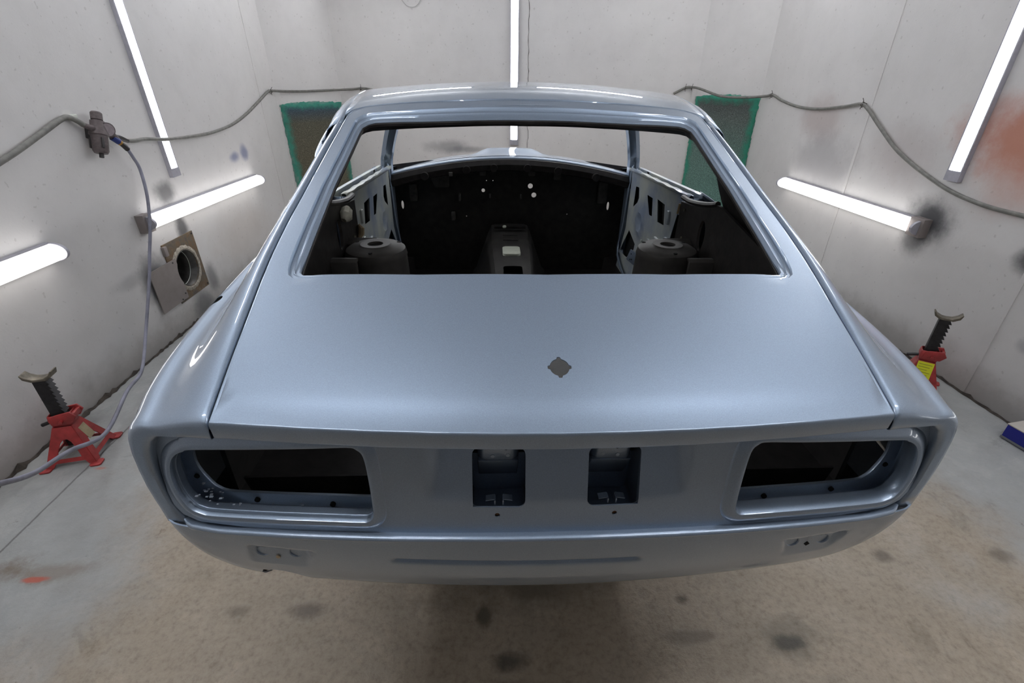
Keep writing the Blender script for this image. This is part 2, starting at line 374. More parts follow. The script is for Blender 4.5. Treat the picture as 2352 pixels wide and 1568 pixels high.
# faint joint strips between the wall boards
for k, (x0, y0, nx, ny) in enumerate([(XR, 3.286, -1, 0), (XR, 1.95, -1, 0), (XL, 4.9, 1, 0)]):
    struct(MB().box((x0+nx*.0015, y0, CEIL/2), (.005, .022, CEIL-.02)).build('trim_%d' % (k+1), M['wall'], None, smooth=False))
bd = (Vector((*PC_, 0))-Vector((*PB, 0))).normalized(); bn = Vector((bd.y, -bd.x, 0))
if bn.y > 0: bn = -bn
def onback(x, z, off=0.0):
    t = (x-PB[0])/(PC_[0]-PB[0]); return Vector((x, lerp(PB[1], PC_[1], t), z))+bn*off
Mb = Matrix(((bd.x, -bn.x, 0, 0), (bd.y, -bn.y, 0, 0), (0, 0, 1, 0), (0, 0, 0, 1)))
pts = [onback(.425+random.uniform(-.006, .006)+.000*i, .70+i*.032, .0015) for i in range(60)]
struct(MB().tube(pts, [.0012+.0018*random.random() for _ in pts], 5).build('trim_4', grime, None))

# ------------------------------------------------------------------ light fittings
def fitting(name, label, group, a, b_, nrm, wd, dep, round_=False, bare=0.0, cap=.05):
    """a->b along the fitting, nrm out of the wall; trough housing, diffuser, two end caps (and a bracket end)"""
    a = Vector(a); b_ = Vector(b_); nrm = Vector(nrm).normalized(); d = (b_-a).normalized(); s = d.cross(nrm)
    root = empty(name, a.lerp(b_, .5)); tag(root, label, 'lamp', group); o = root.location
    def P(t, u, h): return tuple(a+d*t+s*u+nrm*h-o)
    L = (b_-a).length
    def loft(prof, t0, t1, nm, m_):
        rows = [[P(t, u, h) for u, h in prof] for t in (t0, t1)]
        return grid(nm, rows, m_, root, closed=True, caps=True, ang=40)
    w2 = wd/2
    if round_:
        loft([(-w2*1.12, 0), (-w2*1.12, .014), (-w2*.9, dep*.42), (w2*.9, dep*.42), (w2*1.12, .014), (w2*1.12, 0)], 0, L, 'housing', M['alu'])
        pr = [(w2*math.cos(math.radians(t)), dep*.30+dep*.70*math.sin(math.radians(t))) for t in range(-12, 193, 12)]
        loft(pr, cap*.3 if not bare else bare, L-cap*.3, 'diffuser', M['tube'])
        for t0, t1 in ((-.001, cap*.3), (L-cap*.3, L+.001)):
            loft([(x*1.06, max(h*1.06, 0)) for x, h in pr], t0, t1, 'end_cap', M['alu'])
        if bare: loft([(-w2*1.3, 0), (-w2*1.3, dep*.55), (w2*1.3, dep*.55), (w2*1.3, 0)], -.02, bare, 'bracket', M['plate'])
    else:
        loft([(-w2, 0), (-w2, dep), (-w2*.84, dep), (-w2*.84, dep*.3), (w2*.84, dep*.3), (w2*.84, dep), (w2, dep), (w2, 0)], 0, L, 'housing', M['alu'])
        loft([(-w2*.82, dep*.35), (-w2*.80, dep*.9), (-w2*.5, dep*1.12), (w2*.5, dep*1.12), (w2*.80, dep*.9), (w2*.82, dep*.35)], cap, L-cap*.4, 'diffuser', M['top'] if name == 'ceiling_lamp' else M['diff'])
        for t0, t1 in ((-.002, cap), (L-cap*.4, L+.002)):
            loft([(-w2*1.02, 0), (-w2*1.02, dep*1.06), (w2*1.02, dep*1.06), (w2*1.02, 0)], t0, t1, 'end_cap', M['alu'])
    return root
fitting('wall_lamp', 'long upright LED strip lamp on the left wall, above the sloping tube lamp', None, (XL, 3.300, .915), (XL, 3.280, 2.35), (1, 0, 0), .085, .024)
fitting('wall_lamp', 'long upright LED strip lamp on the right wall beside the orange overspray', None, (XR, 2.500, .98), (XR, 2.495, 2.38), (-1, 0, 0), .085, .024)
pa = onback(.285, .855); fitting('wall_lamp', 'upright LED strip lamp in the middle of the back wall behind the car roof', None, pa, pa+Vector((.012, 0, 1.5)), bn, .085, .032)
fitting('tube_lamp', 'white tube lamp on the left wall above the round duct opening', None, (XL, 2.84, .725), (XL, 4.40, .700), (1, 0, 0), .078, .085, True, .055)
fitting('tube_lamp', 'white tube lamp cut off by the left edge, above the red jack stand', None, (XL, .72, .765), (XL, 2.215, .765), (1, 0, 0), .078, .085, True, 0.0)
fitting('tube_lamp', 'white tube lamp on the right wall beside the black soot burst', None, (XR, 2.545, .712), (XR, 3.965, .708), (-1, 0, 0), .078, .085, True, .075)
fitting('tube_lamp', 'tube lamp on the right wall outside the frame', None, (XR, -.1, .73), (XR, 1.4, .73), (-1, 0, 0), .078, .085, True, .05)
# fittings the photo only shows by their glow and their reflections
CL = 'strip lamp above the frame, seen only as a reflection in the blue paint'
def ceil(a, b_): fitting('ceiling_lamp', CL, 'lamps seen only as reflections', (*a, CEIL), (*b_, CEIL), (0, 0, -1), .085, .05)
for x0, x1 in ((-1.35, -.15), (.50, 1.70)):
    p0 = onback(x0, 2.27); p1 = onback(x1, 2.27)
    fitting('ceiling_lamp', CL, 'lamps seen only as reflections', p0, p1, bn, .085, .05)
ceil((-1.65, .42), (-.25, .42)); ceil((.55, .42), (1.95, .42))

for xw, nn_ in ((XL, 1), (XR, -1)):
    for y0 in (1.7, 3.2): fitting('ceiling_lamp', CL, 'lamps seen only as reflections', (xw, y0, 2.47), (xw, y0+1.2, 2.47), (nn_, 0, -.5), .085, .05)

# ------------------------------------------------------------------ the car body
CAR = empty('car_body'); BM = [[0.999812, 0.011315, 0.015744], [-0.011242, 0.999926, -0.004694], [-0.015796, 0.004516, 0.999865]]
mw = Matrix.Identity(4)
for i in range(3):
    for j in range(3): mw[i][j] = BM[i][j]
    mw[i][3] = (.09361, .60585, .07556)[i]
CAR.matrix_world = mw
tag(CAR, 'bare light blue metallic coupe bodyshell seen from behind, without glass, lights or trim', 'car')
PT = M['paint']; BK = M['black']
C_ = Pch([(-.06, .898), (-.04, .909), (0, .927), (.27, 1.03), (.6, 1.163), (.88, 1.278), (.96, 1.310), (1.05, 1.336), (1.2, 1.355), (1.4, 1.365), (1.7, 1.360), (1.9, 1.33), (2.0, 1.30)])
K_ = Pch([(-.06, .084), (0, .084), (.37, .09), (.67, .13), (.95, .14), (1.2, .13), (1.5, .10), (2, .10)])
def S(x, y): return C_(y)-K_(y)*x*x
def yE(x): return -.045+.045*(x/.555)**2
def yB(x): return -.05+.05*(x/.6)**2
def mir(pts): return [(-p[0], *p[1:]) for p in reversed(pts)]

# hatch: outlines in plan (right half, from bottom centre round to top centre)
def outline(A, B, C, na=26, nb=40, nc=26):
    return resample(A, na)[:-1]+resample(B, nb)[:-1]+resample(C, nc)
Oa = [(0, .285), (.25, .292), (.478, .311), (.489, .314)]; Ob = [(.489, .314), (.4985, .323), (.502, .334), (.503, .50), (.503, .64), (.492, .80), (.486, .892), (.482, .913)]
Oc = [(.482, .913), (.470, .925), (.448, .930), (.39, .922), (.30, .908), (.2, .901), (0, .897)]
Fa = [(0, .270), (.30, .282), (.480, .297), (.508, .304)]; Fb = [(.508, .304), (.521, .315), (.527, .334), (.530, .36), (.531, .44), (.530, .63), (.516, .80), (.507, .925), (.503, .942)]
Fc = [(.503, .942), (.492, .956), (.472, .962), (.40, .955), (.235, .943), (0, .937)]
Ha = [(0, -.045)]+[(x, yE(x)) for x in (.1, .2, .3, .4, .5, .5535)]
Hb = [(.5535, -.001), (.563, .125), (.5735, .30), (.5755, .37), (.574, .50), (.566, .66), (.552, .83), (.540, .95), (.537, .985), (.528, 1.0)]
Hc = [(.528, 1.0), (.512, 1.008), (.485, 1.016), (.41, 1.012), (.24, .997), (0, .992)]
OO = outline(Oa, Ob, Oc); FF = outline(Fa, Fb, Fc); HH = outline(Ha, Hb, Hc)
n_ = len(OO)
def full(half): return [tuple(p) for p in half]+[(-p[0], *p[1:]) for p in reversed(half[1:-1])]
amp = [sm(.43, .50, abs(OO[i][0])) if i < 27 else 1.0 for i in range(n_)]
amp = [sm(22, 31, i) for i in range(n_)]
rows = []
def row(A, B, f, dz, rel=None):
    r = []
    for i in range(n_):
        x = lerp(A[i][0], B[i][0], f); y = lerp(A[i][1], B[i][1], f); r.append((x, y, S(x, y)+(dz(amp[i]) if callable(dz) else dz)))
    return full(r)
rr = []
for i in range(n_):   # folded lip at the outer edge: deep at the tail, shallow along the seams
    x, y = HH[i]; lip = .036 if i <= 25 else .014
    rr.append((x, y, lip))
def hrow(ins, dzf):
    r = []
    for i, (x, y, lip) in enumerate(rr):
        cx, cy = 0.0, .5; px, py = x, y
        if i <= 25: py += ins; px -= ins*(.4 if i > 23 else 0)
        else:
            d = np.array([x-0, y-.45]); d /= np.linalg.norm(d); px -= d[0]*ins; py -= d[1]*ins
        r.append((px, py, S(x, y)+dzf(lip)))
    return full(r)
for a, f_ in ((.045, lambda l: -l-.002), (.010, lambda l: -l), (.0035, lambda l: -l+.002), (.0012, lambda l: -l+.006), (0, lambda l: -.007), (.0004, lambda l: -.0035), (.0015, lambda l: -.0012), (.0035, lambda l: -.0002), (.0065, lambda l: 0)):
    rows.append(hrow(a, f_))
for k in range(1, 15): rows.append(row(HH, FF, lerp(.04, 1, (k/14)**.9), 0))
for f, a, bb in ((.05, -.003, 0), (.12, -.0085, 0), (.22, -.010, 0), (.40, -.010, 0), (.46, -.005, 0), (.50, -.004, 0), (.54, -.005, 0), (.62, -.011, 0), (.90, -.012, 0), (.97, -.014, -.001)):
    rows.append(row(FF, OO, f, lambda am, a=a, bb=bb: a*am+bb*(1-am)))
rows.append(row(FF, OO, 1.0, lambda am: -.0135*am-.003*(1-am)))
rows.append(row(FF, OO, 1.01, lambda am: -.018*am-.010*(1-am)))
hatch = grid('hatch', rows, PT, CAR, closed=True, ang=40); solid(hatch, .0015, -1)
def keyhole(cx, cy, r, notch):
    P = []
    for k in range(48):
        a = 2*math.pi*k/48; deg = k*7.5; R_ = r
        for c in (0, 90, 180, 270):
            if abs((deg-c+180) % 360-180) <= notch: R_ = r*1.22
        P.append((cx+R_*math.cos(a), cy+R_*math.sin(a)))
    return P
cut(hatch, [cutter(keyhole(.002, .068, .0165, 14), 'z', .85, 1.1, CAR)], 40)
# black sheet added under the hatch skin to keep the lock hole dark
MB().box((0, .12, .80), (.5, .16, .012)).build('lock_hole_blackout', M['blackgap'], CAR)
# black weld flange inside the glass opening
rows = [row(FF, OO, .98, -.0165), row(FF, OO, 1.03, -.0185), row(FF, OO, 1.01, -.024), row(FF, OO, .2, -.045)]
fr = grid('glass_flange', rows, BK, CAR, closed=True, t=.0015)

# roof
def xsF(y): return RS(y)
RS = Pch([(.0, .5575), (.125, .567), (.30, .5775), (.37, .5795), (.50, .578), (.66, .570), (.83, .557), (.95, .545), (1.05, .548), (1.15, .556), (1.3, .566), (1.6, .570), (1.9, .56), (2.0, .55)])
def ytop(x):
    x = abs(x); return Pch([(0, .9955), (.24, 1.0005), (.41, 1.0155), (.485, 1.020), (.512, 1.013), (.531, 1.004), (.5475, .985)])(x)
rows = []
ts = [math.sin(math.pi/2*(k/20-1)) if False else -1+k/20 for k in range(41)]
for i in range(34):
    f = (i/33)**.9; r = []
    for t in ts:
        x = math.copysign(abs(t)**.8, t)
        x0 = x*.5475; y0 = ytop(x0)
        y = lerp(y0, 1.97-.05*(1-abs(x)**2)*0+.04*(1-x*x), f); xx = x*lerp(.5475, RS(y), min(1, f*4))
        r.append((xx, y, S(xx, y)))
    rows.append(r)
pre = [[(p[0], p[1]-.0005, p[2]-.014) for p in rows[0]], [(p[0], p[1]-.0012, p[2]-.004) for p in rows[0]]]
last = [[(p[0], p[1]+.012, p[2]-.012) for p in rows[-1]], [(p[0], p[1]+.012, p[2]-.035) for p in rows[-1]]]
grid('roof_panel', pre+rows+last, PT, CAR, t=.0015, ang=40)

# quarter panels
XS = Pch([(.0, .726), (.03, .733), (.1, .755), (.2, .775), (.35, .792), (.5, .803), (.8, .812), (1.3, .816), (2.2, .814), (2.9, .815), (3.5, .79), (3.95, .71)])
ZH = Pch([(.0, .872), (.1, .877), (.2, .882), (.35, .892), (.5, .903), (.8, .925), (1.0, .933), (1.3, .945), (2.2, .925), (2.5, .875), (2.9, .825), (3.5, .745), (3.95, .69)])
def yoff(x, y0): return y0+yE(min(abs(x), .72))*(1-sm(0, .35, y0))
def sect(y, sub=14):
    xs, zs, X, zh = RS(y), S(RS(y), y), XS(y), ZH(y); h = zs-zh
    zs0 = zs
    roll = min(1, max(0, (h-.02)/.15))
    P0 = np.array([xs+.010, zs-.0012]); P3 = np.array([X-.045, zh+.006])
    P1 = np.array([xs+.010+.052, zs-.004-.014*roll]); P2 = np.array([lerp(xs, X, lerp(.55, .42, roll)), zh+lerp(.004, .012, roll)])
    c = [(xs, zs-.013), (xs+.0008, zs-.005), (xs+.004, zs-.0015)]
    for k in range(sub+1):
        t = k/sub; q = (1-t)**3*P0+3*(1-t)**2*t*P1+3*(1-t)*t*t*P2+t**3*P3; c.append(tuple(q))
    c += [(X-.034, zh+.003), (X-.024, zh-.003), (X-.014, zh-.014), (X-.007, zh-.030), (X-.002, zh-.058), (X, zh-.095), (X, lerp(zh-.095, .66, .35)), (X-.003, lerp(zh-.095, .66, .65)), (X-.005, .685), (X-.008, .648)]
    return c
NT = 3+15
INtop = [(.5585, .8635), (.60, .862), (.645, .859)]; INside = [(.655, .857), (.668, .850), (.680, .836), (.688, .812), (.694, .775), (.695, .735), (.693, .705), (.686, .680), (.674, .655)]
def inner_sec():
    a = resample(INtop, NT); b_ = resample(INside, 10); return a+b_
def side_rows(sg, ys):
    rows = []
    base = sect(0.0); inn = inner_sec()
    for f, dy in ((1.02, .075), (1.0, .040), (1.0, .010), (.97, .004), (.88, .0005), (.6, 0), (.3, 0), (.12, .001), (.04, .004)):
        r = []
        for (x, z), (u, w_) in zip(base, inn):
            xx = lerp(x, u, f); zz = lerp(z, w_, f); r.append((sg*xx, yoff(xx, 0)+dy, zz))
        rows.append(r)
    for y in ys: rows.append([(sg*x, yoff(x, y), z) for x, z in sect(y)])
    return rows
ys = [.012, .022, .04, .06, .085, .115, .15, .19, .23, .28, .33, .38, .43, .48, .54, .60, .66, .72, .78, .84, .90, .96]
def punch_wheel(rows, cy, cz, R):
    return rows
for sg in (-1, 1):
    qp = grid('quarter_panel', side_rows(sg, ys), PT, CAR, ang=50, flip=(sg > 0))
    solid(qp, .0015, 0)
    if sg < 0:
        a = [( -.772+.016*math.cos(t*math.pi/8), .462+.021*math.sin(t*math.pi/8)) for t in range(16)]
        cut(qp, [cutter(a, 'z', .80, .98, CAR)], 50)
        qp['label'] = 'quarter panel with a small dark aerial hole'
        MB().box((-.745, .462, .868), (.06, .08, .01)).build('aerial_well', M['blackgap'], qp)
    # belt and side skin ahead of the sail panel up to the door
    rows = []
    for y in [.955]+[.98+.04*k for k in range(9)]:
        c = sect(y)[14:]; rows.append([(sg*x, y, z) for x, z in c])
    grid('belt_panel', rows, PT, CAR, t=.0015)
    # roof rail with drip flange
    rows = []
    for k in range(26):
        y = .93+k*.042; xs = RS(y); zs = S(xs, y); fl = 0
        rows.append([(sg*(xs+a), y, zs+b_) for a, b_ in ((.0, -.012), (.0, -.003), (.004, -.001), (.012, -.002), (.028, -.008), (.044, -.02), (.052, -.034), (.056, -.046), (.066+.022*fl, -.052-.004*fl), (.068+.024*fl, -.060-.004*fl), (.05, -.062), (.02, -.066))])
    grid('roof_rail', rows, PT, CAR, t=.0015, ang=50)
    rows = []
    for p in catmull([(.648, .905, 1.158), (.655, .93, 1.172), (.658, 1.0, 1.198), (.656, 1.12, 1.234), (.648, 1.31, 1.268), (.636, 1.5, 1.284), (.625, 1.7, 1.28)], 6):
        q_ = p[0]-.017; rows.append([(sg*.590, p[1]+.012, p[2]+.012), (sg*(q_-.006), p[1], p[2]+.002), (sg*q_, p[1], p[2]-.002), (sg*(q_-.004), p[1], p[2]-.005), (sg*.594, p[1]+.012, p[2]-.002)])
    grid('drip_flange', rows, PT, CAR, t=.001, ang=60)
    MB().tube([(sg*(RS(y)-.002), yoff(RS(y), y), S(RS(y), y)-.020) for y in [.012+.0512*k for k in range(20)]], .005, 6).build('seam_gutter', M['blackgap'], CAR)

# tail panel with holes
def yp(x, z):
    return yB(abs(x))+.012+.023*(z-.68)/.19
def rec(x, z):   # recess between the two flutes, fading to nothing downwards
    a = abs(x); wz = min(max((z-.748)/.115, 0), 1)
    a0 = lerp(.2165, .197, wz); a1 = lerp(.2185, .225, wz)
    return   .022*wz*(1-min(max((a-a0)/(a1-a0), 0), 1))
nx, nz = 240, 44; 
rows = []
for j in range(nz+1):
    z = lerp(.662, .884, j/nz); rows.append([(x, yp(x, z)+rec(x, z), z) for x in [lerp(-.70, .70, i/nx) for i in range(nx+1)]])
tp = grid('tail_panel', rows, PT, CAR); tp.data.flip_normals() if tp.data.polygons[0].normal.y < 0 else None
solid(tp, .002, -1)
LO = [(.318, .790), (.3165, .735), (.318, .716), (.326, .706), (.342, .703), (.42, .700), (.53, .6935), (.61, .6885), (.632, .690), (.648, .697), (.660, .715), (.666, .740), (.6665, .768), (.660, .792), (.648, .808), (.630, .818), (.612, .8235), (.50, .836), (.40, .846), (.345, .8515), (.331, .848), (.322, .835)]
LOs = [tuple(p) for p in catmull(LO, 4, True)]
def scal(poly, d):
    n = len(poly); out = []
    for i in range(n):
        a = np.array(poly[i-1]); b_ = np.array(poly[(i+1) % n]); t = b_-a; t = t/np.linalg.norm(t); nn = np.array([t[1], -t[0]])
        out.append(np.array(poly[i])+nn*d)
    return [tuple(p) for p in out]
ar = sum(LOs[i-1][0]*LOs[i][1]-LOs[i][0]*LOs[i-1][1] for i in range(len(LOs)))
if ar < 0: LOs.reverse()
PH = lambda sg: rrect(.053, .736, .142, .8415, [.012, .012, .016, .002] if sg > 0 else [.012, .012, .002, .016], 5)
cts = []
for sg in (-1, 1):
    cts.append(cutter([(sg*x, z) for x, z in LOs], 'y', -.2, .2, CAR))
    ph = rrect(.053, .736, .142, .8415, [.012, .012, .014, .002], 5); cts.append(cutter([(sg*x-.003, z) for x, z in ph], 'y', -.2, .2, CAR))
    sc = [(sg*.1015-.002+.0045*math.cos(t*math.pi/6), .7195+.0045*math.sin(t*math.pi/6)) for t in range(12)]; cts.append(cutter(sc, 'y', -.2, .2, CAR))
rim_in = [(x, z) for x, z in inner_sec()]
# trim the panel to the rim outline
trim = []
for sg in (-1, 1):
    P_ = [(sg*.50, .95), (sg*.50, .8825), (sg*.60, .8775), (sg*.655, .866), (sg*.674, .850), (sg*.686, .822), (sg*.691, .775), (sg*.692, .72), (sg*.687, .692), (sg*.674, .674), (sg*.65, .664), (sg*.60, .655), (sg*.60, .60), (sg*.85, .60), (sg*.85, .95)]
    trim.append(cutter(P_, 'y', -.2, .2, CAR))
cut(tp, cts+trim)
for sg in (-1, 1):
    # raised surround, bucket and mounting flange of the tail lamp opening
    rows = []
    for d, dy in ((.028, .000), (.020, -.0035), (.012, -.0085), (.006, -.010), (.002, -.009), (0, -.005), (0, .02)):
        rows.append([(sg*x, yp(x, z)+dy, z) for x, z in scal(LOs, d)])
    be = grid('tail_lamp_surround', rows, PT, tp, closed=True, t=.0012, flip=(sg > 0))
    def bulge(x, z, a):   # the bucket widens behind the opening at its foot and its outer end
        return (x+(a*.8 if x > .6 else 0)*sm(.58, .66, x), z-a*(1-sm(.70, .76, z)))
    rows = []
    for a, dy in ((0, .004), (.004, .014), (.020, .036), (.022, .041), (.018, .043)):
        rows.append([(sg*bulge(x, z, a)[0], yp(x, z)+dy, bulge(x, z, a)[1]) for x, z in LOs])
    INN = []
    for (x, z) in LOs:
        zz = z+.004*(1-sm(.70, .75, z)) ; xx = x-.004-.006*sm(.58, .66, x)
        c_ = .010*sm(.60, .66, x)*(1-sm(.70, .76, z)); INN.append((min(xx, .660)-c_*.6, zz+c_*.6))
    rows.append([(sg*x, yp(x, z)+.043, z) for x, z in INN]); rows.append([(sg*x, yp(x, z)+.048, z) for x, z in INN])
    bu = grid('lamp_bucket', rows, PT, tp, closed=True, t=.001)
    for hx, hz in ((.405, .6865), (.550, .682), (.660, .722)):
        MB().tube([(sg*hx, yp(hx, hz)+.0395, hz), (sg*hx, yp(hx, hz)+.044, hz)], .0050, 12).build('bolt_hole', M['blackgap'], bu)
    MB().box((sg*.565, yp(.565, .695)+.018, .681), (.018, .020, .006)).build('weld_tab', PT, bu, bev=.001)
    mbk = MB()
    for k in range(46):
        f = random.random(); x = lerp(.34, .648, f**.55) if random.random() < .7 else random.uniform(.60, .645); z = .682+.006*(1-f)+random.uniform(0, .006)
        if x > .6: z = .693+(x-.6)*.25+random.uniform(0, .02)*(x-.6)/.05
        s_ = random.uniform(.0012, .0035); y = yp(x, z)+random.uniform(.006, .034)
        mbk.box((sg*x, y, z), (s_*1.6, s_, s_*.5), None)
    if sg < 0: mbk.build('sealer_lumps', simple('glossy sealer bits', (.45, .50, .58), .2, .3), bu)['kind'] = 'stuff'
    # plate lamp pocket
    x0, x1, z0, z1 = .053, .142, .736, .8415
    rows = []
    for d, dy in ((0.003, .003), (.004, .012), (.004, .095)):
        rows.append([(sg*x-.003, yp(x, z)+rec(x, z)+dy, z-(.04 if dy > .01 and z < z0+.02 else 0)) for x, z in rrect(x0-d, z0-d, x1+d, z1+d, .012, 4)])
    pk = grid('plate_pocket', rows, PT, tp, closed=True, t=.001)
    V = [(sg*x-.003, .052, z) for x, z in rrect(x0-.006, z0-.046, x1+.006, z1+.006, .01, 4)]
    grid('pocket_back', [V, [(v[0], v[1]+.003, v[2]) for v in V]], PT, pk, closed=True, caps=True)
    # raised tray inside
    rows = []
    for ins, y in ((0, .045), (.002, .022), (.009, .011), (.013, .0095)):
        rows.append([(sg*x-.003, y+(.845-z)*.12, z) for x, z in rrect(x0+.008+ins, .792+ins*.7, x1-.006-ins, z1+.002-ins*.2, .007, 4)])
    grid('pocket_tray', rows, PT, pk, closed=True, caps=True, ang=60)
    MB().prism([(.0155, .797), (.033, .762), (.048, .735), (.0525, .735), (.0525, .80)], 'x', sg*(x0+.010)-.003, sg*(x1-.008)-.003).build('pocket_slope', PT, pk, bev=.004)
    for cx, cz, m_ in ((.105 if sg > 0 else .085, .829, M['blackgap']),):
        MB().tube([(sg*cx-.003, .015, cz), (sg*cx-.003, .0105, cz)], .0034, 10).build('bolt_hole', m_, pk)
    for cx, cz in ((.082, .812), (.108, .810), (.09, .829)):
        MB().tube([(sg*cx-.003, .019, cz), (sg*cx-.003, .0125, cz)], [.005, .0035], 10).build('spot_weld', PT, pk)
    # clip seen at the foot of each pocket
    cx = sg*.0975-.003; yq = yp(.1, .74)
    for s2 in (-1, 1):
        MB().box((cx+s2*.007, yq+.010, .741), (.0022, .014, .010)).build('clip', PT, pk)
        mm = Matrix.Translation((cx+s2*.015, yq+.012, .7445)) @ Matrix.Rotation(s2*.18, 4, 'Y')
        MB().box((0, 0, 0), (.016, .012, .0015), mm).build('clip', PT, pk)
    MB().tube([(sg*.1015-.002, yp(.1, .72)+.006, .7195), (sg*.1015-.002, yp(.1, .72)+.001, .7195)], .005, 12).build('screw', simple('rusty screw', (.16, .08, .035), .6, .4), tp)
# dark closing tray behind the lamp openings with bare bracket and clip
for sg in (-1, 1):
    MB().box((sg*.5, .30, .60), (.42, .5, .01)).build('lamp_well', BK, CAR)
    bx = MB(); bx.box((sg*.41, .16, .775), (.020, .004, .036)); bx.box((sg*.41, .152, .757), (.026, .02, .003)); bx.box((sg*.398, .15, .752), (.003, .022, .012)); bx.box((sg*.422, .15, .752), (.003, .022, .012))
    bx.build('lamp_bracket', simple('scratched bracket', (.10, .085, .07), .5, .3, var=.4, scale=60), CAR)
    bx = MB().tube([(sg*.365, .17, .72), (sg*.375, .165, .735), (sg*.372, .16, .755), (sg*.362, .155, .768)], [.004, .014, .016, .008], 9)
    bx.build('masking_wad', M['rag'], CAR)

# seam ledge under the tail panel
zS = Pch([(0, .684), (.15, .682), (.34, .675), (.535, .664), (.62, .659), (.66, .659), (.71, .662)])
rows = []
for i in range(121):
    x = lerp(-.706, .706, i/120); a = abs(x); y0 = yB(a)+.9*max(0, a-.66)**1.3*2; z = zS(a); k = 1-sm(.60, .70, a)*.8
    rows.append([(x, y0+.030, z-.002), (x, y0+.022, z-.003), (x, y0+.012, z-.002), (x, y0+.002, z), (x, y0-.003*k, z-.0005), (x, y0-.0065*k, z-.0035), (x, y0-.0065*k, z-.0075), (x, y0-.003, z-.010), (x, y0+.003, z-.012)])
grid('seam_ledge', rows, PT, CAR, t=.001, ang=60)

# lower rear skin and sides
PL = [(0, -.050), (.1, -.0486), (.2, -.0444), (.3, -.0375), (.4, -.0278), (.5, -.0153), (.58, -.003), (.63, .006), (.675, .0125), (.706, .022), (.722, .042), (.737, .08), (.751, .125), (.764, .20), (.778, .30), (.79, .40), (.797, .50), (.802, .62), (.806, .78), (.808, .95), (.810, 1.12), (.812, 1.28)]
PL = resample(catmull(PL, 8), 600)
_a = [p for p in PL if p[1] < .03]; _b = [p for p in PL if p[1] >= .03]
PL = [tuple(p) for p in resample(_a+_b[:1], 110)[:-1]+resample(_b, 70)]
LW = resample(catmull([(0, .037), (.1, .038), (.2, .042), (.3, .048), (.4, .056), (.5, .066), (.57, .076), (.61, .088), (.638, .106), (.660, .135), (.680, .18), (.700, .24), (.718, .32), (.735, .42), (.746, .55), (.755, .75), (.762, 1.0), (.768, 1.28)], 8), 600)
_a = [p for p in LW if p[1] < .098]; _b = [p for p in LW if p[1] >= .098]
LW = [tuple(p) for p in resample(_a+_b[:1], 110)[:-1]+resample(_b, 70)]
INS = Pch([(.25, .16), (.30, .125), (.40, .100), (.43, .085), (.46, .060), (.50, .040), (.55, .022), (.60, .010), (.64, .004), (.70, .0)])
lipz = Pch([(0, .425), (.34, .427), (.50, .429), (.60, .428), (.66, .430), (.72, .432)])
def lower_half(sg):
    rows = []
    nn = []
    for i in range(len(PL)):
        a = np.array(PL[max(i-1, 0)]); b_ = np.array(PL[min(i+1, len(PL)-1)]); t = (b_-a)/np.linalg.norm(b_-a); nn.append((-t[1], t[0]))
    K = 64
    for k in range(K+1):
        f = k/K; r = []
        for i, (x, y) in enumerate(PL):
            zt = (zS(x)-.008) if y < .006 else lerp(zS(.63)-.008, .662, sm(.006, .06, y))
            zb = lipz(x) if y < .2 else lerp(lipz(.72), .30, sm(.2, .5, y))
            z = lerp(zt, zb, f); g_ = INS(z)/.0865
            px_, py_ = lerp(x, LW[i][0], g_), lerp(y, LW[i][1], g_)
            X_ = sg*px_
            if y < .04:
                g = math.exp(-((z-.600)/.0055)**2)*sm(-.300, -.285, X_)*(1-sm(.150, .168, X_)); py_ += .009*g
                mx = abs(X_); zl = .610; lo = .546
                q = sm(.452, .460, mx+(z-.58)*.30)*(1-sm(.566, .574, mx+(.58-z)*.30*sg))*(1-sm(zl, zl+.006, z))*sm(lo-.004, lo, z); py_ += .012*q*(z-lo)/(zl-lo)
                if sg < 0: py_ += .0
            r.append((X_, py_, z))
        rows.append(r)
    return rows
R1 = lower_half(1); R0 = lower_half(-1)
rows = [list(reversed(a))[:-1]+b_ for a, b_ in zip(R0, R1)]
V = [p for r in rows for p in r]; n = len(rows[0]); F = []
def inwheel(p, cy=.80, cz=.31, R=.335): return abs(p[0]) > .55 and (p[1]-cy)**2+(p[2]-cz)**2 < R*R
for i in range(len(rows)-1):
    for j in range(n-1):
        a = i*n+j; idx = (a, a+1, a+1+n, a+n)
        if all(inwheel(V[q]) for q in idx): continue
        F.append(idx)
for k, p in enumerate(V):
    if inwheel(p):
        d = math.hypot(p[1]-.80, p[2]-.31); s_ = .335/max(d, 1e-3); V[k] = (p[0], .80+(p[1]-.80)*s_, .31+(p[2]-.31)*s_)
va = mesh('rear_valance', V, F, PT, CAR, ang=60)
used = set(q for f in F for q in f)
bm = bmesh.new(); bm.from_mesh(va.data); bmesh.ops.delete(bm, geom=[v_ for v_ in bm.verts if not v_.link_faces], context='VERTS'); bm.to_mesh(va.data); bm.free()
solid(va, .003, 0)
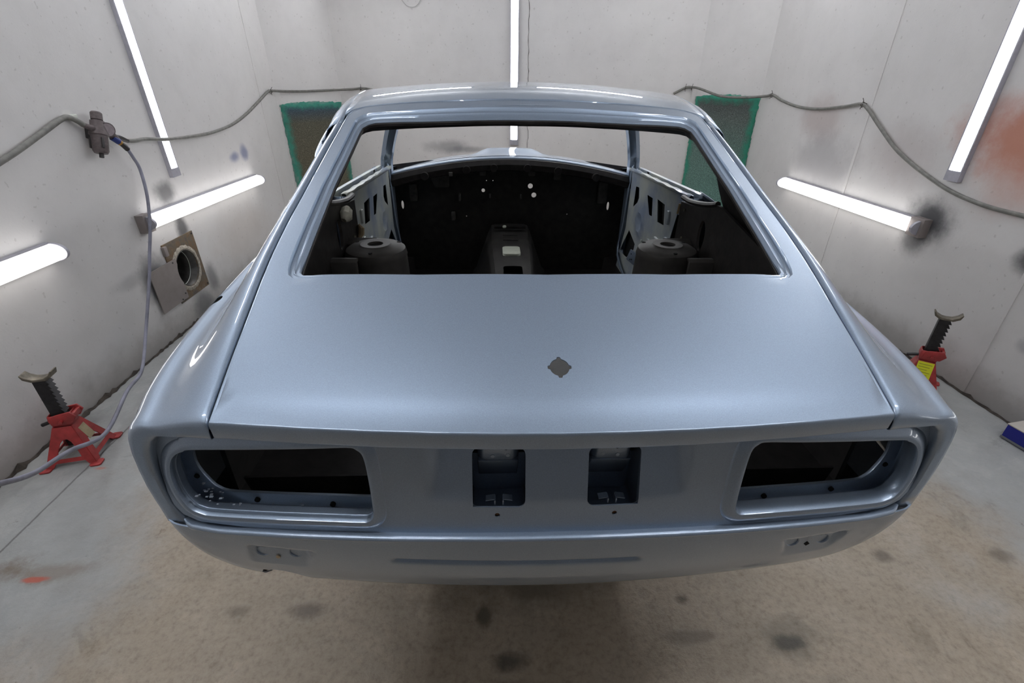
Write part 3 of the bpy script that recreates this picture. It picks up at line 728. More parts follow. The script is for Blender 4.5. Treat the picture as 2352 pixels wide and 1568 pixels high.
# arched cut-out at the lower left of the valance
cp = [(-.597, .30), (-.592, .472), (-.578, .497), (-.55, .507), (-.53, .505), (-.512, .495), (-.495, .472), (-.478, .447), (-.45, .431), (-.40, .422), (-.40, .30)]
cut(va, [cutter(cp, 'y', -.3, .30, CAR)], 60)
LY = Pch([(.4, .056), (.5, .066), (.57, .076)])
def vy(x, z): return lerp(yB(x), LY(x), INS(z)/.0865)+.012*(z-.546)/.064
for hx, hz, sg in ((.548, .586, -1), (.481, .592, -1), (.474, .592, 1), (.542, .586, 1)):
    y = vy(hx, hz)-.0032
    th = [(sg*hx+math.cos(t*math.pi/10)*.011, y+.006, hz+math.sin(t*math.pi/10)*.011) for t in range(20)]
    t2 = [(sg*hx+math.cos(t*math.pi/10)*.013, y+.0005, hz+math.sin(t*math.pi/10)*.013) for t in range(20)]
    t3 = [(sg*hx+math.cos(t*math.pi/10)*.005, y+.0075, hz+math.sin(t*math.pi/10)*.005) for t in range(20)]
    t4 = [(sg*hx+math.cos(t*math.pi/10)*.0115, y+.002, hz+math.sin(t*math.pi/10)*.0115) for t in range(20)]
    cu = grid('bolt_cup', [t2, t4, th, t3], PT, va, closed=True)
    MB().tube([(sg*hx, y+.0085, hz), (sg*hx, y+.0070, hz)], .0052, 12).build('bolt_hole', M['blackgap'], cu)
MB().tube([(-.520, vy(.52, .574)+.004, .574), (-.520, vy(.52, .574)-.004, .574)], [.005, .004], 12).build('bolt', simple('bare bolt', (.55, .45, .32), .4, .5), va)
MB().tube([(.510, vy(.51, .577)+.006, .577), (.510, vy(.51, .577)-.0025, .577)], .006, 4).build('bolt_hole', M['blackgap'], va)
MB().tube([(-.625, .14, .462), (-.596, .072, .457)], .013, 16).build('pipe_mouth', M['blackgap'], va)
# seams where the quarter panels meet the valance
for sg in (-1, 1):
    pts = [(sg*(.642+.003*math.sin(t*3)), .0125+INS(z)*.9+.003, z) for t, z in [(k/8, .655-.012*k) for k in range(9)]]
    MB().tube(pts, .0008, 5).build('panel_seam', M['blackgap'], va)

# door shells
H = [[(2.083, .862), (2.022, .867), (1.999, .817), (2.017, .789), (2.087, .749)], [(1.867, .862), (1.775, .864), (1.746, .781), (1.791, .778)],
     [(1.701, .876), (1.592, .875), (1.564, .786), (1.656, .778)], [(1.423, .875), (1.365, .870), (1.352, .846), (1.375, .782), (1.465, .735)],
     [(2.108, .611), (1.95, .575), (1.945, .546), (2.033, .469), (2.192, .46)], [(1.90, .545), (1.835, .553), (1.870, .505), (1.955, .485)], [(1.779, .507), (1.694, .567), (1.686, .52), (1.735, .480), (1.831, .460)]]
def belt(y): return Pch([(1.30, .972), (1.50, .965), (1.75, .955), (2.0, .945), (2.22, .935)])(y)
for sg in (-1, 1):
    door = empty('door', (0, 0, 0)); door.parent = CAR
    # outer skin
    rows = []
    for y in [1.305+.0915*k for k in range(11)]:
        X, zh = XS(y), ZH(y)
        rows.append([(sg*(X-a), y, z) for a, z in ((.050, zh-.004), (.046, zh+.008), (.034, zh+.003), (.024, zh-.003), (.014, zh-.014), (.007, zh-.030), (.002, zh-.058), (0, zh-.1), (0, .75), (.004, .66), (.012, .55), (.03, .42), (.05, .33))])
    grid('door_skin', rows, PT, door, t=.0015)
    rows = []
    for j in range(25):
        f = j/24; r = []
        for i in range(41):
            y = lerp(1.31, 2.215, i/40); z = lerp(.36, belt(y), f)
            d = math.hypot(y-1.93, z-.705)
            em = .010*math.exp(-((d-.055)/.012)**2)-.010*(1-sm(.03, .045, d))
            rib = .006*math.exp(-((z-(.90))/.006)**2)+.012*sm(.90, .94, z)
            e2 = sm(.0, .03, 2.215-y)*sm(0, .03, y-1.31)
            tl = .03*max(0, (.60-z)/.24)
            r.append((sg*(.688-em-rib*.4+.012*(1-e2)-tl), y, z))
        rows.append(r)
    ip = grid('inner_panel', rows, M['primer'], door); solid(ip, .002, 0)
    cut(ip, [cutter(h, 'x', sg*.55, sg*.78, CAR) for h in H], 35)
    rows = [[(sg*.705, 1.32, z), (sg*.712, 1.76, z), (sg*.705, 2.20, z)] for z in (.38, .65, .92)]
    grid('door_blackout', rows, M['blackgap'], door, t=.001)  # added black sheet stands for the shade inside the door
    # painted border of the door shell
    for nm, pts in (('door_edge', [(sg*.700, 2.222, .945), (sg*.695, 2.228, .80), (sg*.690, 2.235, .62), (sg*.672, 2.225, .47), (sg*.660, 2.12, .42), (sg*.655, 1.95, .385), (sg*.655, 1.7, .37)]),):
        V2 = []
        rws = []
        for p in catmull(pts, 5):
            rws.append([(p[0]-sg*.012, p[1]-.028, p[2]+.012), (p[0]-sg*.016, p[1]-.006, p[2]), (p[0], p[1]+.006, p[2]-.012), (p[0]+sg*.03, p[1]+.008, p[2]-.014)])
        grid(nm, rws, PT, door, t=.002, ang=60)
    rws = []
    for k in range(9):
        z = lerp(.965, .42, k/8); rws.append([(sg*.676, 1.352+.0*k, z), (sg*.674, 1.318, z), (sg*.684, 1.305, z), (sg*.73, 1.302, z)])
    grid('door_edge', rws, PT, door, t=.002, ang=60)
    # window slot: inner lip, outer lip, dark slot
    rws = []; rw2 = []; rw3 = []
    for k in range(24):
        y = lerp(1.30, 2.215, k/23); z = belt(y); wob = .002*math.sin(k*1.7)
        rws.append([(sg*.672, y, z-.010), (sg*.674, y, z+.002+wob), (sg*.682, y, z+.006), (sg*.694, y, z+.004+wob), (sg*.698, y, z-.02)])
        rw2.append([(sg*.727, y, z-.05), (sg*.728, y, z+.004), (sg*.738, y, z+.008), (sg*.745, y, z-.002), (sg*.765, y, z-.012)])
        rw3.append([(sg*.697, y, z-.03), (sg*.728, y, z-.03)])
    grid('window_lip', rws, M['primer'], door, t=.0015); grid('window_lip', rw2, M['primer'], door, t=.0015); grid('window_slot', rw3, M['blackgap'], door, t=.001)
    MB().box((sg*.729, 2.03, belt(2.03)-.003), (.004, .035, .012)).build('guide_slot', M['blackgap'], door)
    pl = MB().prism([(1.930, .552), (1.80, .565), (1.84, .492), (1.99, .474)], 'x', sg*.664, sg*.658).build('bracket_plate', simple('pale blue bracket', (.26, .32, .42), .4, .3), door, bev=.001)
    for a, b_ in ((1.90, .535), (1.88, .51), (1.91, .50)): MB().tube([(sg*.6575, a, b_), (sg*.655, a, b_)], .004, 8).build('screw', M['blackgap'], pl)
    for a, b_, c_, d_ in ((1.515, .835, .03, .06), (1.50, .72, .03, .055), (1.62, .70, .06, .02), (1.70, .66, .10, .018), (1.84, .60, .02, .07)):
        MB().prism(rrect(a-c_/2, b_-d_/2, a+c_/2, b_+d_/2, .007, 3), 'x', sg*.690, sg*.678).build('pressing', M['primer'], door, bev=.003)
    # hinge pillar / A-pillar
    pA = [(sg*.700, 2.245, .40), (sg*.705, 2.250, .70), (sg*.700, 2.240, .93), (sg*.672, 2.16, 1.01), (sg*.625, 2.05, 1.11), (sg*.575, 1.94, 1.20), (sg*.555, 1.90, 1.245)]
    rws = []
    for p in catmull(pA, 4):
        rws.append([(p[0]-sg*.022, p[1]-.012, p[2]), (p[0]-sg*.026, p[1]+.030, p[2]), (p[0]-sg*.008, p[1]+.05, p[2]+.006), (p[0]+sg*.030, p[1]+.035, p[2]+.006), (p[0]+sg*.036, p[1]+.0, p[2]), (p[0]+sg*.012, p[1]-.02, p[2])])
    grid('windscreen_pillar', rws, PT, CAR, closed=True, caps=True, ang=40)
    # sill
    MB().prism([(sg*.60, .20), (sg*.74, .22), (sg*.775, .30), (sg*.765, .36), (sg*.72, .375), (sg*.62, .36)], 'y', 1.1, 2.35).build('sill', BK, CAR, bev=.004)
    # front fender
    rws = []
    for y in [2.235+.09*k for k in range(20)]:
        X, zh = XS(y), ZH(y); xi = .70-.10*sm(2.2, 3.9, y)
        rws.append([(sg*(X-a), y, z) for a, z in ((X-xi, zh+.012), ((X-xi)*.7, zh+.012), ((X-xi)*.4, zh+.008), (.03, zh+.002), (.014, zh-.014), (.004, zh-.05), (0, zh-.1), (0, .70), (.004, .66), (.008, .60), (.012, .55), (.02, .48), (.03, .42), (.04, .36), (.05, .32))])
    n2 = len(rws[0]); V2 = [p for r in rws for p in r]; F2 = []
    iw = lambda p: (p[1]-3.08)**2+(p[2]-.31)**2 < .335**2
    for i in range(len(rws)-1):
        for j in range(n2-1):
            a = i*n2+j; idx = (a, a+1, a+1+n2, a+n2)
            if not all(iw(V2[q]) for q in idx): F2.append(idx)
    for k, p in enumerate(V2):
        if iw(p):
            d = math.hypot(p[1]-3.08, p[2]-.31); s_ = .335/max(d, .001); V2[k] = (p[0], 3.08+(p[1]-3.08)*s_, .31+(p[2]-.31)*s_)
    ff = mesh('front_fender', V2, F2, PT, CAR); bm = bmesh.new(); bm.from_mesh(ff.data); bmesh.ops.delete(bm, geom=[v_ for v_ in bm.verts if not v_.link_faces], context='VERTS'); bm.to_mesh(ff.data); bm.free(); solid(ff, .002, 0)

# bonnet and cowl
rows = []
for i in range(36):
    y = 2.40+i*.045; r = []
    for j in range(41):
        t = -1+j/20; xi = (.705-.10*sm(2.2, 3.9, y)); x = t*xi
        z = Pch([(2.38, .974), (2.55, .968), (2.8, .935), (3.3, .85), (3.98, .72)])(y)-.075*(x/.7)**2-.02*(abs(x)/.7)**6+.030*(1-sm(.13, .24, abs(x)))*sm(2.44, 2.62, y)
        yy = y-.14*(x/.7)**2*(1-sm(2.4, 2.9, y))
        r.append((x, yy, z))
    rows.append(r)
rows = [[(p[0], p[1]-.004, p[2]-.02) for p in rows[0]]]+rows
grid('bonnet', rows, PT, CAR, t=.002)
rows = []
for k, (dy, dz) in enumerate(((.04, -.004), (.0, -.006), (-.015, -.012), (-.02, -.02))):
    rows.append([(x, 2.385-.14*(x/.7)**2+dy, .976-.075*(x/.7)**2+dz) for x in [-.70+.035*i for i in range(41)]])
grid('cowl_panel', rows, PT, CAR, t=.002)
rows = []
for k, (dy, z) in enumerate(((.005, .962), (-.03, .955), (-.045, .93), (-.035, .90), (.03, .885), (.10, .88))):
    rows.append([(x, 2.385-.14*(x/.7)**2+dy, z-.075*(x/.7)**2) for x in [-.70+.035*i for i in range(41)]])
dash = grid('dash_rail', rows, BK, CAR, t=.002)
for x in (-.50, -.26, -.10, .10, .28, .50):
    MB().tube([(x, 2.385-.14*(x/.7)**2-.030, .915-.075*(x/.7)**2), (x, 2.385-.14*(x/.7)**2-.050, .912-.075*(x/.7)**2)], [.026, .022], 18).build('rail_pressing', BK, dash)
# firewall with its light-filled holes
fw = MB().prism([(-.78, .24), (.78, .24), (.78, .90), (.5, .935), (0, .95), (-.5, .935), (-.78, .90)], 'y', 2.45, 2.454).build('firewall', BK, CAR, smooth=False)
def circ(x, z, r, n=20, sx=1): return [(x+sx*r*math.cos(2*math.pi*k/n), z+r*math.sin(2*math.pi*k/n)) for k in range(n)]
hl = [(-.166, .761, .011, 1), (.128, .789, .0155, 1), (.152, .734, .0155, 1), (-.674, .670, .026, .3), (.630, .668, .026, .3), (-.105, .820, .003, 1), (-.145, .820, .003, 1), (-.275, .60, .0035, 1), (.37, .615, .0035, 1)]
cut(fw, [cutter(circ(a, b_, r, 20, s_), 'y', 2.3, 2.6, CAR) for a, b_, r, s_ in hl])
fw.data.materials[0] = BK
gk = simple('scuffed dark grey bracket', (.085, .08, .075), .45, .2, var=.3, scale=40)
def brk(x0, z0, x1, z1, dy, nm='bracket', m_=None): return MB().prism(rrect(x0, z0, x1, z1, .004, 2), 'y', 2.45, 2.45-dy).build(nm, m_ or gk, fw, bev=.002)
MB().prism([(-.515, .905), (-.375, .925), (-.375, .785), (-.46, .785), (-.49, .86)], 'y', 2.449, 2.41).build('pedal_box_bracket', gk, fw, bev=.003)
for x0, x1 in ((-.185, -.148), (.110, .150)): brk(x0, .860, x1, .897, .07)
for a in ((-.62, .70, -.575, .80), (.555, .69, .61, .82), (.27, .83, .315, .90), (-.32, .70, -.305, .745), (.065, .715, .075, .74), (-.13, .72, -.118, .745), (-.37, .58, -.345, .63)): brk(*a, .03)
MB().box((-.35, 2.28, 1.0-.115), (.02, .02, .02)).build('dash_clip', gk, fw)
# floor, tunnel, side trims, towers
MB().box((0, 1.78, .235), (1.50, 1.46, .012)).build('floor_pan', BK, CAR)
fp2 = MB(); fp2.box((0, .66, .545), (1.22, .98, .01)); fp2.box((0, 1.15, .39), (1.30, .01, .32)); fp2.build('cargo_floor', BK, CAR)
MB().prism([(-.50, .46), (.50, .46), (.60, .55), (.62, .655), (-.62, .655), (-.60, .55)], 'y', .13, .136).build('inner_tail_panel', BK, CAR, smooth=False)
for sx_ in (-1, 1):
    for xx in (.30, .48):
        MB().box((sx_*xx, 1.72, .247), (.03, .9, .012)).build('floor_rib', BK, CAR, bev=.004)
rows = []
for i in range(30):
    y = lerp(1.16, 2.45, i/29); zt = lerp(.455, .50, sm(1.3, 2.3, y))+.05*sm(2.33, 2.40, y); wt = lerp(.085, .115, sm(1.4, 2.4, y))+.0; wb = lerp(.14, .22, sm(1.8, 2.4, y))
    rows.append([(-wb-.02, y, .24), (-wb, y, .26), (-wt-.02, y, zt-.05), (-wt, y, zt-.008), (-wt+.02, y, zt), (0, y, zt+.003), (wt-.02, y, zt), (wt, y, zt-.008), (wt+.02, y, zt-.05), (wb, y, .26), (wb+.02, y, .24)])
tk = simple('dusted black tunnel', (.05, .047, .044), .5, var=.25, scale=12, bmp=.3)
tn = grid('transmission_tunnel', rows, tk, CAR, t=.003)
cut(tn, [cutter(rrect(-.052, 1.66, .050, 1.85, .012, 3), 'z', .44, .60, CAR)])
MB().box((0, 1.76, .40), (.10, .19, .004)).build('tunnel_well', M['blackgap'], tn)
MB().prism(rrect(-.052, 1.985, .050, 2.125, .022, 5), 'z', .490, .506).build('shifter_lit_plate', M['barewhite'], tn, bev=.002)['label'] = 'pale plate painted as lit floor in the gear lever hole'  # pale plate colours in the bright floor seen through the shifter hole
for y0 in (2.30, 2.20):
    MB().tube([(-.045, y0, .52), (.045, y0, .52)], .004, 8).build('cross_rod', BK, tn)
MB().box((0, 2.36, .555), (.20, .012, .02)).build('cross_rod', BK, tn, bev=.003)
MB().tube([(-.035, 2.34, .560), (-.035, 2.338, .566)], .012, 14).build('grommet', M['barewhite'], tn)
MB().tube([(0, 1.68, .405), (0, 1.682, .409)], .014, 14).build('grommet', M['barewhite'], tn)
for sg in (-1, 1):
    # inner quarter skin, rising to meet the sail panel
    poly = [(.14, .50), (.5, .40), (1.30, .24), (1.298, .955), (1.20, .962), (1.10, .98), (1.04, .995), (.985, 1.012), (.95, 1.012), (.60, .955), (.3, .90), (.14, .86)]
    iq = MB().prism(poly, 'x', sg*.655, sg*.645).build('inner_quarter_panel', BK, CAR, smooth=False)
    cut(iq, [cutter([(1.06+.030*math.cos(t*math.pi/10), .885+.055*math.sin(t*math.pi/10)) for t in range(20)], 'x', sg*.6, sg*.7, CAR)])
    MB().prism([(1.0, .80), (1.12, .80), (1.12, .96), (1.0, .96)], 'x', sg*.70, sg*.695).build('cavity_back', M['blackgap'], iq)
    pts = [(sg*.650, y, z) for y, z in ((1.30, .972), (1.22, .972), (1.12, .985), (1.04, 1.0), (.99, 1.014))]
    MB().tube(catmull(pts, 4), .010, 8).build('belt_bead', BK, iq)
    for y, z in ((1.12, .80), (1.18, .78), (1.22, .83), (1.10, .745), (1.17, .735), (1.24, .935)):
        MB().tube([(sg*.642, y, z), (sg*.639, y, z)], .006, 8).build('rivet', simple('worn spot', (.12, .11, .08), .6), iq)
    if sg < 0:
        MB().tube([(-.640, 1.17, .955), (-.632, 1.13, .950), (-.628, 1.10, .94), (-.632, 1.085, .93)], [.008, .022, .024, .010], 9).build('masking_wad', M['rag'], iq)
        MB().tube([(-.640, 1.29, .86), (-.630, 1.285, .845), (-.632, 1.28, .825), (-.64, 1.278, .81)], [.005, .012, .012, .006], 8).build('sealant_lump', M['tan'], iq)
    else:
        MB().tube([(.643, 1.302, .945), (.640, 1.302, .905)], .005, 6).build('sealant_lump', M['tan'], iq)
    # strut tower
    cx, cy, ct = sg*.520, 1.035, .862
    rows = []
    for r_, z in ((.026, ct-.012), (.027, ct), (.052, ct+.001), (.058, ct-.004), (.088, ct-.007), (.102, ct-.016), (.108, ct-.038), (.106, ct-.044), (.110, .72), (.122, .62), (.145, .50)):
        rows.append([(cx+r_*math.cos(a*math.pi/18), cy+r_*1.0*math.sin(a*math.pi/18), z) for a in range(36)])
    tw = grid('strut_tower', rows, simple('dusted black tower', (.052, .047, .043), .5, var=.2, scale=20, bmp=.3), CAR, closed=True)
    MB().tube([(cx, cy, ct-.02), (cx, cy, ct-.008)], .030, 20).build('tower_hole', M['blackgap'], tw)
    for a in (30, 150, 270):
        px_, py_ = cx+.085*math.cos(math.radians(a)), cy+.085*math.sin(math.radians(a))
        MB().tube([(px_, py_, ct-.008), (px_, py_, ct-.005)], .007, 10).build('bolt_hole', M['blackgap'], tw)
    # channel from tower to the side
    bm_ = MB()
    bm_.prism([(1.12, .835), (1.15, .850), (1.155, .76), (1.145, .76), (1.140, .838), (1.12, .828)], 'x', cx+sg*.02, sg*.648)
    bm_.build('brace_channel', tw.data.materials[0], tw, bev=.002)
    bm_ = MB(); bm_.prism([(.915, .835), (.925, .845), (.945, .842), (.95, .835), (.93, .832), (.925, .60), (.915, .60)], 'x', cx+sg*.04, sg*.648)
    bm_.build('brace_channel', tw.data.materials[0], tw, bev=.002)
    MB().box(((cx+sg*.648)/2+sg*.03, 1.03, .78), (.12, .23, .006)).build('channel_floor', BK, tw)
    # wheelhouse
    rows = []
    for k in range(19):
        a = math.radians(k*10); rows.append([(sg*x, .80+.36*math.cos(a), .30+.36*math.sin(a)*1.0) for x in (.50, .56, .64, .70)])
    grid('wheelhouse', rows, BK, CAR, t=.003)
    # header gusset under the roof
    MB().prism([(sg*.30, 1.285), (sg*.30, 1.262), (sg*.36, 1.250), (sg*.40, 1.238), (sg*.475, 1.233), (sg*.512, 1.226), (sg*.545, 1.205), (sg*.548, 1.25)], 'y', 1.03, 1.06).build('roof_gusset', BK, CAR, bev=.003)
    rows = []
    for k in range(24):
        y = 1.0+.04*k; xs = RS(y); zs = S(xs, y); rows.append([(sg*(xs+.045), y, zs-.062), (sg*(xs+.01), y, zs-.066), (sg*(xs-.03), y, zs-.055), (sg*(xs-.06), y, zs-.015)])
    grid('inner_roof_rail', rows, BK, CAR, t=.002)
    # inner lining of the sail panel, closed forward by the window jamb
    rows = []
    for y in [.10+.043*k for k in range(21)]:
        c = sect(y)[2:17]; rows.append([(sg*(x-.010), yoff(x, y), z-.014) for x, z in c])
    c = sect(.985)[2:17]; rows.append([(sg*(x-.010), .992, z-.012) for x, z in c]); rows.append([(sg*x, .975, z-.001) for x, z in sect(.96)[2:17]])
    grid('sail_lining', rows, BK, CAR, t=.001)
rows = []
for k, (dy, dz) in enumerate(((.0, -.020), (.0, -.048), (.02, -.060), (.06, -.060), (.09, -.02))):
    rows.append([(x, ytop(x*.98)+dy, S(x, 1.0)+dz) for x in [-.53+.0265*i for i in range(41)]])
grid('roof_header', rows, BK, CAR, t=.002)
rows = []
for k, (dy, dz) in enumerate(((.06, -.015), (.06, -.05), (.02, -.06), (-.03, -.045), (-.05, -.012))):
    rows.append([(x, 1.93+dy+.03*(1-(x/.55)**2), S(x, 1.9)+dz) for x in [-.55+.0275*i for i in range(41)]])
grid('windscreen_header', rows, PT, CAR, t=.002)
# headlining-free inner roof skin is black
rows = []
for i in range(16):
    y = 1.03+i*.06; rows.append([(x*RS(y)*.97, y, S(x*RS(y)*.97, y)-.005) for x in [-1+.1*j for j in range(21)]])
grid('inner_roof_skin', rows, BK, CAR, t=.001)
# transport dolly that carries the shell
dl = empty('body_dolly', (.1, 2.6, 0)); tag(dl, 'low dark steel dolly under the blue car shell', 'dolly')
def dbox(nm, c, d): return MB().box((c[0]-.1, c[1]-2.6, c[2]), d).build(nm, M['steel'], dl, bev=.003)
for sx_ in (-1, 1):
    dbox('rail', (.1+sx_*.5, 2.35, .14), (.06, 2.3, .06))
    for yy in (1.75, 2.95): dbox('post', (.1+sx_*.5, yy, .235), (.05, .05, .13))
    for yy in (1.35, 3.35):
        MB().tube([(sx_*.5-.02, yy-2.6, .055), (sx_*.5+.02, yy-2.6, .055)], .055, 20).build('castor', M['steel'], dl)
        dbox('castor_fork', (.1+sx_*.5, yy, .10), (.05, .06, .03))
for yy in (1.35, 3.35): dbox('cross_rail', (.1, yy, .14), (.95, .06, .05))

# ------------------------------------------------------------------ wall filters
def filt(name, a, b_, z0, z1, m_, label, seed):
    a = Vector((*a, 0)); b_ = Vector((*b_, 0)); d = (b_-a).normalized(); W = (b_-a).length; rg = random.Random(seed)
    root_pos = a.lerp(b_, .5); V = []; nxx, nzz = 40, 60; rows = []
    for j in range(nzz+1):
        r = []
        for i in range(nxx+1):
            u = i/nxx-.5; v_ = j/nzz
            e = min(i, nxx-i, nzz-j, j)
            th = .030*(1-math.exp(-e/1.2))+.002+rg.uniform(-.002, .002)
            jx = rg.uniform(-.006, .006) if e == 0 else 0
            arch = .018*(1-(2*u)**2)*v_**6 if name else 0
            r.append((u*W+jx, -th, z0+(z1-z0)*v_+(jx if e == 0 else 0)+arch-.012*v_**6))
        rows.append(r)
    o = grid('booth_filter', rows, m_, None, ang=60); tag(o, label, 'filter')
    o.location = root_pos; o.rotation_euler = (0, 0, math.atan2(d.y, d.x)); return o
va_ = Vector(PA); vb = Vector(PB); filt('booth_filter', va_.lerp(vb, .03), va_.lerp(vb, .985), .30, 1.262, M['filtl'], 'green fibre filter with olive brown fouled middle, left corner behind the car', 1)
va_ = Vector(PC_); vb = Vector(PD); filt('booth_filter', va_.lerp(vb, .01), va_.lerp(vb, .99), .30, 1.325, M['filtr'], 'green fibre filter with dark grey fouled top, right corner behind the car', 2)

# ------------------------------------------------------------------ hoses on the walls
def hose(name, pts, r, m_, label, cat='hose', k=8):
    p = catmull(pts, k); c = Vector(p[0]); o = MB().tube([Vector(q_)-c for q_ in p], r, 10).build(name, m_, None, ang=60); o.location = c
    return tag(o, label, cat)
xl = XL+.02
hose('air_hose', [(xl, 1.55, 1.05), (xl, 1.9, 1.09), (xl, 2.198, 1.169), (xl, 2.414, 1.241), (xl, 2.56, 1.292), (xl, 2.615, 1.300), (xl+.012, 2.65, 1.280), (xl+.018, 2.668, 1.262)], .0125, M['hose'], 'thick grey air hose running off the left edge from the wall regulator')
hl_ = [(xl+.03, 2.92, 1.163), (xl+.03, 2.985, 1.158), (xl+.02, 3.10, 1.155), (xl+.035, 3.27, 1.137), (xl+.02, 3.55, 1.125), (xl, 3.872, 1.122), (xl, 4.20, 1.150), (xl, 4.497, 1.209), (xl, 4.82, 1.30), (xl, 5.04, 1.365), (xl, 5.12, 1.372)]
tl = Vector(PB)-Vector(PA)
for f, z in ((.10, 1.366), (.4, 1.362), (.75, 1.366)):
    q_ = Vector(PA)+tl*f; hl_.append((q_.x+.015, q_.y-.015, z))
for x, z in ((-1.40, 1.375), (-1.30, 1.383), (-1.20, 1.375), (-1.07, 1.345)):
    q_ = onback(x, z, .02); hl_.append(tuple(q_))
hose('air_hose', hl_, .0105, M['hose'], 'grey air hose sagging along the left wall past the upright lamp to the back wall')
xr = XR-.02
hr = [tuple(onback(1.83, 1.335, .02)), tuple(onback(1.93, 1.385, .02)), tuple(onback(1.99, 1.39, .02))]
tr = Vector(PD)-Vector(PC_)
for f, z in ((.1, 1.378), (.45, 1.318), (.8, 1.312)):
    q_ = Vector(PC_)+tr*f; hr.append((q_.x-.045, q_.y-.045, z+.0))
hr += [(xr, 4.58, 1.325), (xr, 4.463, 1.338), (xr, 4.30, 1.30), (xr, 4.05, 1.265), (xr, 3.78, 1.262), (xr, 3.50, 1.290), (xr, 3.36, 1.31), (xr, 3.28, 1.285)]
hr += [(xr, 3.14, 1.20), (xr, 2.95, 1.09), (xr, 2.78, 1.02), (xr, 2.62, .968), (xr, 2.50, .935), (xr, 2.36, .912), (xr, 2.20, .900), (xr, 1.9, .905), (xr, 1.5, .93)]
hose('air_hose', hr, .0105, M['hose'], 'grey air hose looping along the right wall below the upright lamp')
hose('blue_hose', [(-1.962, 2.87, 1.126), (-1.965, 2.895, 1.08), (-1.975, 2.93, 1.01), (-1.95, 2.872, .8765), (-1.93, 2.775, .727), (-1.94, 2.70, .58), (-1.945, 2.637, .465), (-1.94, 2.454, .224), (-1.865, 2.225, .106), (-1.80, 2.015, .118), (-1.71, 1.718, .096), (-1.60, 1.444, .233), (-1.50, 1.22, .335), (-1.40, 1.049, .456), (-1.30, .93, .56), (-1.2, .8, .68)], .0085, M['hoseblue'], 'dusty blue air hose hanging from the regulator in front of the jack stand')
def tie(p, nrm, label):
    p = Vector(p); nrm = Vector(nrm); o = MB()
    o.tube([Vector((0, 0, .0))-nrm*.02, nrm*.012+Vector((0, 0, .012)), nrm*.022+Vector((0, 0, -.005)), nrm*.008+Vector((0, 0, -.02)), -nrm*.018], .0025, 6)
    o.tube([nrm*.0, nrm*.02+Vector((.006, .006, .035))], .002, 6); o.tube([nrm*.01, nrm*.02+Vector((-.004, -.01, -.03))], .002, 6)
    ob = o.build('wire_tie', M['tie'], None); ob.location = p; tag(ob, label, 'tie')
tie((xl, 5.09, 1.368), (1, 0, 0), 'wire tie holding the grey hose at the left rear corner')
tie((xr, 4.463, 1.338), (-1, 0, 0), 'wire tie holding the hose right of the grey green filter')
tie((xr, 3.33, 1.312), (-1, 0, 0), 'wire tie at the sharp hose bend on the right wall')
tie(onback(1.93, 1.385, .018), bn, 'wire tie holding the hose left of the grey green filter')
tie(onback(1.99, 1.385, .018), bn, 'small wire tie just right of the hose end')
tie(onback(-1.30, 1.385, .018), bn, 'wire tie holding the hose end beside the car roof, left of centre')

q_ = [tuple(onback(x, z, .012)) for x, z in ((-.80, 2.16), (-.765, 2.11), (-.73, 2.080), (-.67, 2.072), (-.62, 2.10), (-.58, 2.16))]
hose('wire_loop', q_, .003, simple('pale cable', (.45, .44, .43), .6), 'thin pale cable loop hanging at the top edge left of the middle lamp', 'cable')
# regulator
rg_ = empty('air_regulator', (XL, 2.735, 1.215)); tag(rg_, 'overspray coated air filter regulator with round gauge on the left wall', 'regulator')
def R_(nm, pts, r, m_, n=20, p=None): return MB().tube(pts, r, n).build(nm, m_, p or rg_)
R_('bowl', [(.055, -.045, .005), (.055, -.045, -.008), (.055, -.045, -.012), (.055, -.045, -.085), (.055, -.045, -.097)], [.040, .042, .036, .034, .028], M['reg'])
R_('drain', [(.055, -.045, -.097), (.055, -.045, -.118)], .010, M['regdk'])
R_('body', [(.055, -.045, .005), (.055, -.045, .03), (.055, -.045, .06)], [.037, .032, .030], M['reg'])
R_('knob', [(.055, -.045, .058), (.055, -.045, .064), (.055, -.045, .066), (.055, -.045, .098), (.055, -.045, .104)], [.020, .020, .025, .025, .020], M['reg'])
MB().box((.055, -.012, .03), (.045, .08, .035)).build('manifold', M['reg'], rg_, bev=.004)
MB().box((.02, -.045, .0), (.05, .03, .05)).build('bracket', M['regdk'], rg_, bev=.002)
for k in range(3):
    MB().box((.055+.037*math.cos(k*2.1-.6), -.045+.037*math.sin(k*2.1-.6), -.05), (.008, .012, .05)).build('sight_rib', M['regdk'], rg_, bev=.001)
g = R_('gauge', [(.050, .035, .022), (.078, .020, .020), (.090, .014, .019)], [.030, .034, .034], M['reg'])
R_('gauge_glass', [(.089, .0145, .0191), (.0915, .0132, .0189)], [.030, .029], M['gauge'], p=g)
R_('inlet', [(.035, -.07, .05), (.05, -.05, .035), (.055, -.035, .03)], [.011, .014, .016], M['reg'], 10)
R_('elbow', [(.055, .03, .02), (.055, .075, -.012), (.055, .10, -.035)], [.018, .019, .017], M['reg'], 12)
R_('hose_nut', [(.055, .10, -.025), (.055, .13, -.032), (.05, .185, -.052)], [.014, .015, .011], M['regdk'], 6)
R_('coupler', [(.055, .070, -.022), (.063, .098, -.047)], [.016, .016], M['blue'], 12)
R_('brass_ring', [(.063, .098, -.047), (.064, .105, -.055)], .014, M['brass'], 12)
R_('hose_tail', [(.064, .105, -.055), (.066, .122, -.072), (.068, .136, -.090)], [.012, .013, .013], M['regdk'], 8)
for o_ in list(rg_.children):
    if o_.name.split('.')[0] in ('bowl', 'drain', 'body', 'knob', 'manifold', 'bracket', 'sight_rib'):
        o_.rotation_euler.x = -.36; o_.location = (0, .030, -.012)
mw2 = MB().box((.012, -.085, .085), (.02, .05, .022)).build('mount_tab', simple('white tab', (.6, .62, .55), .6), rg_, bev=.003)

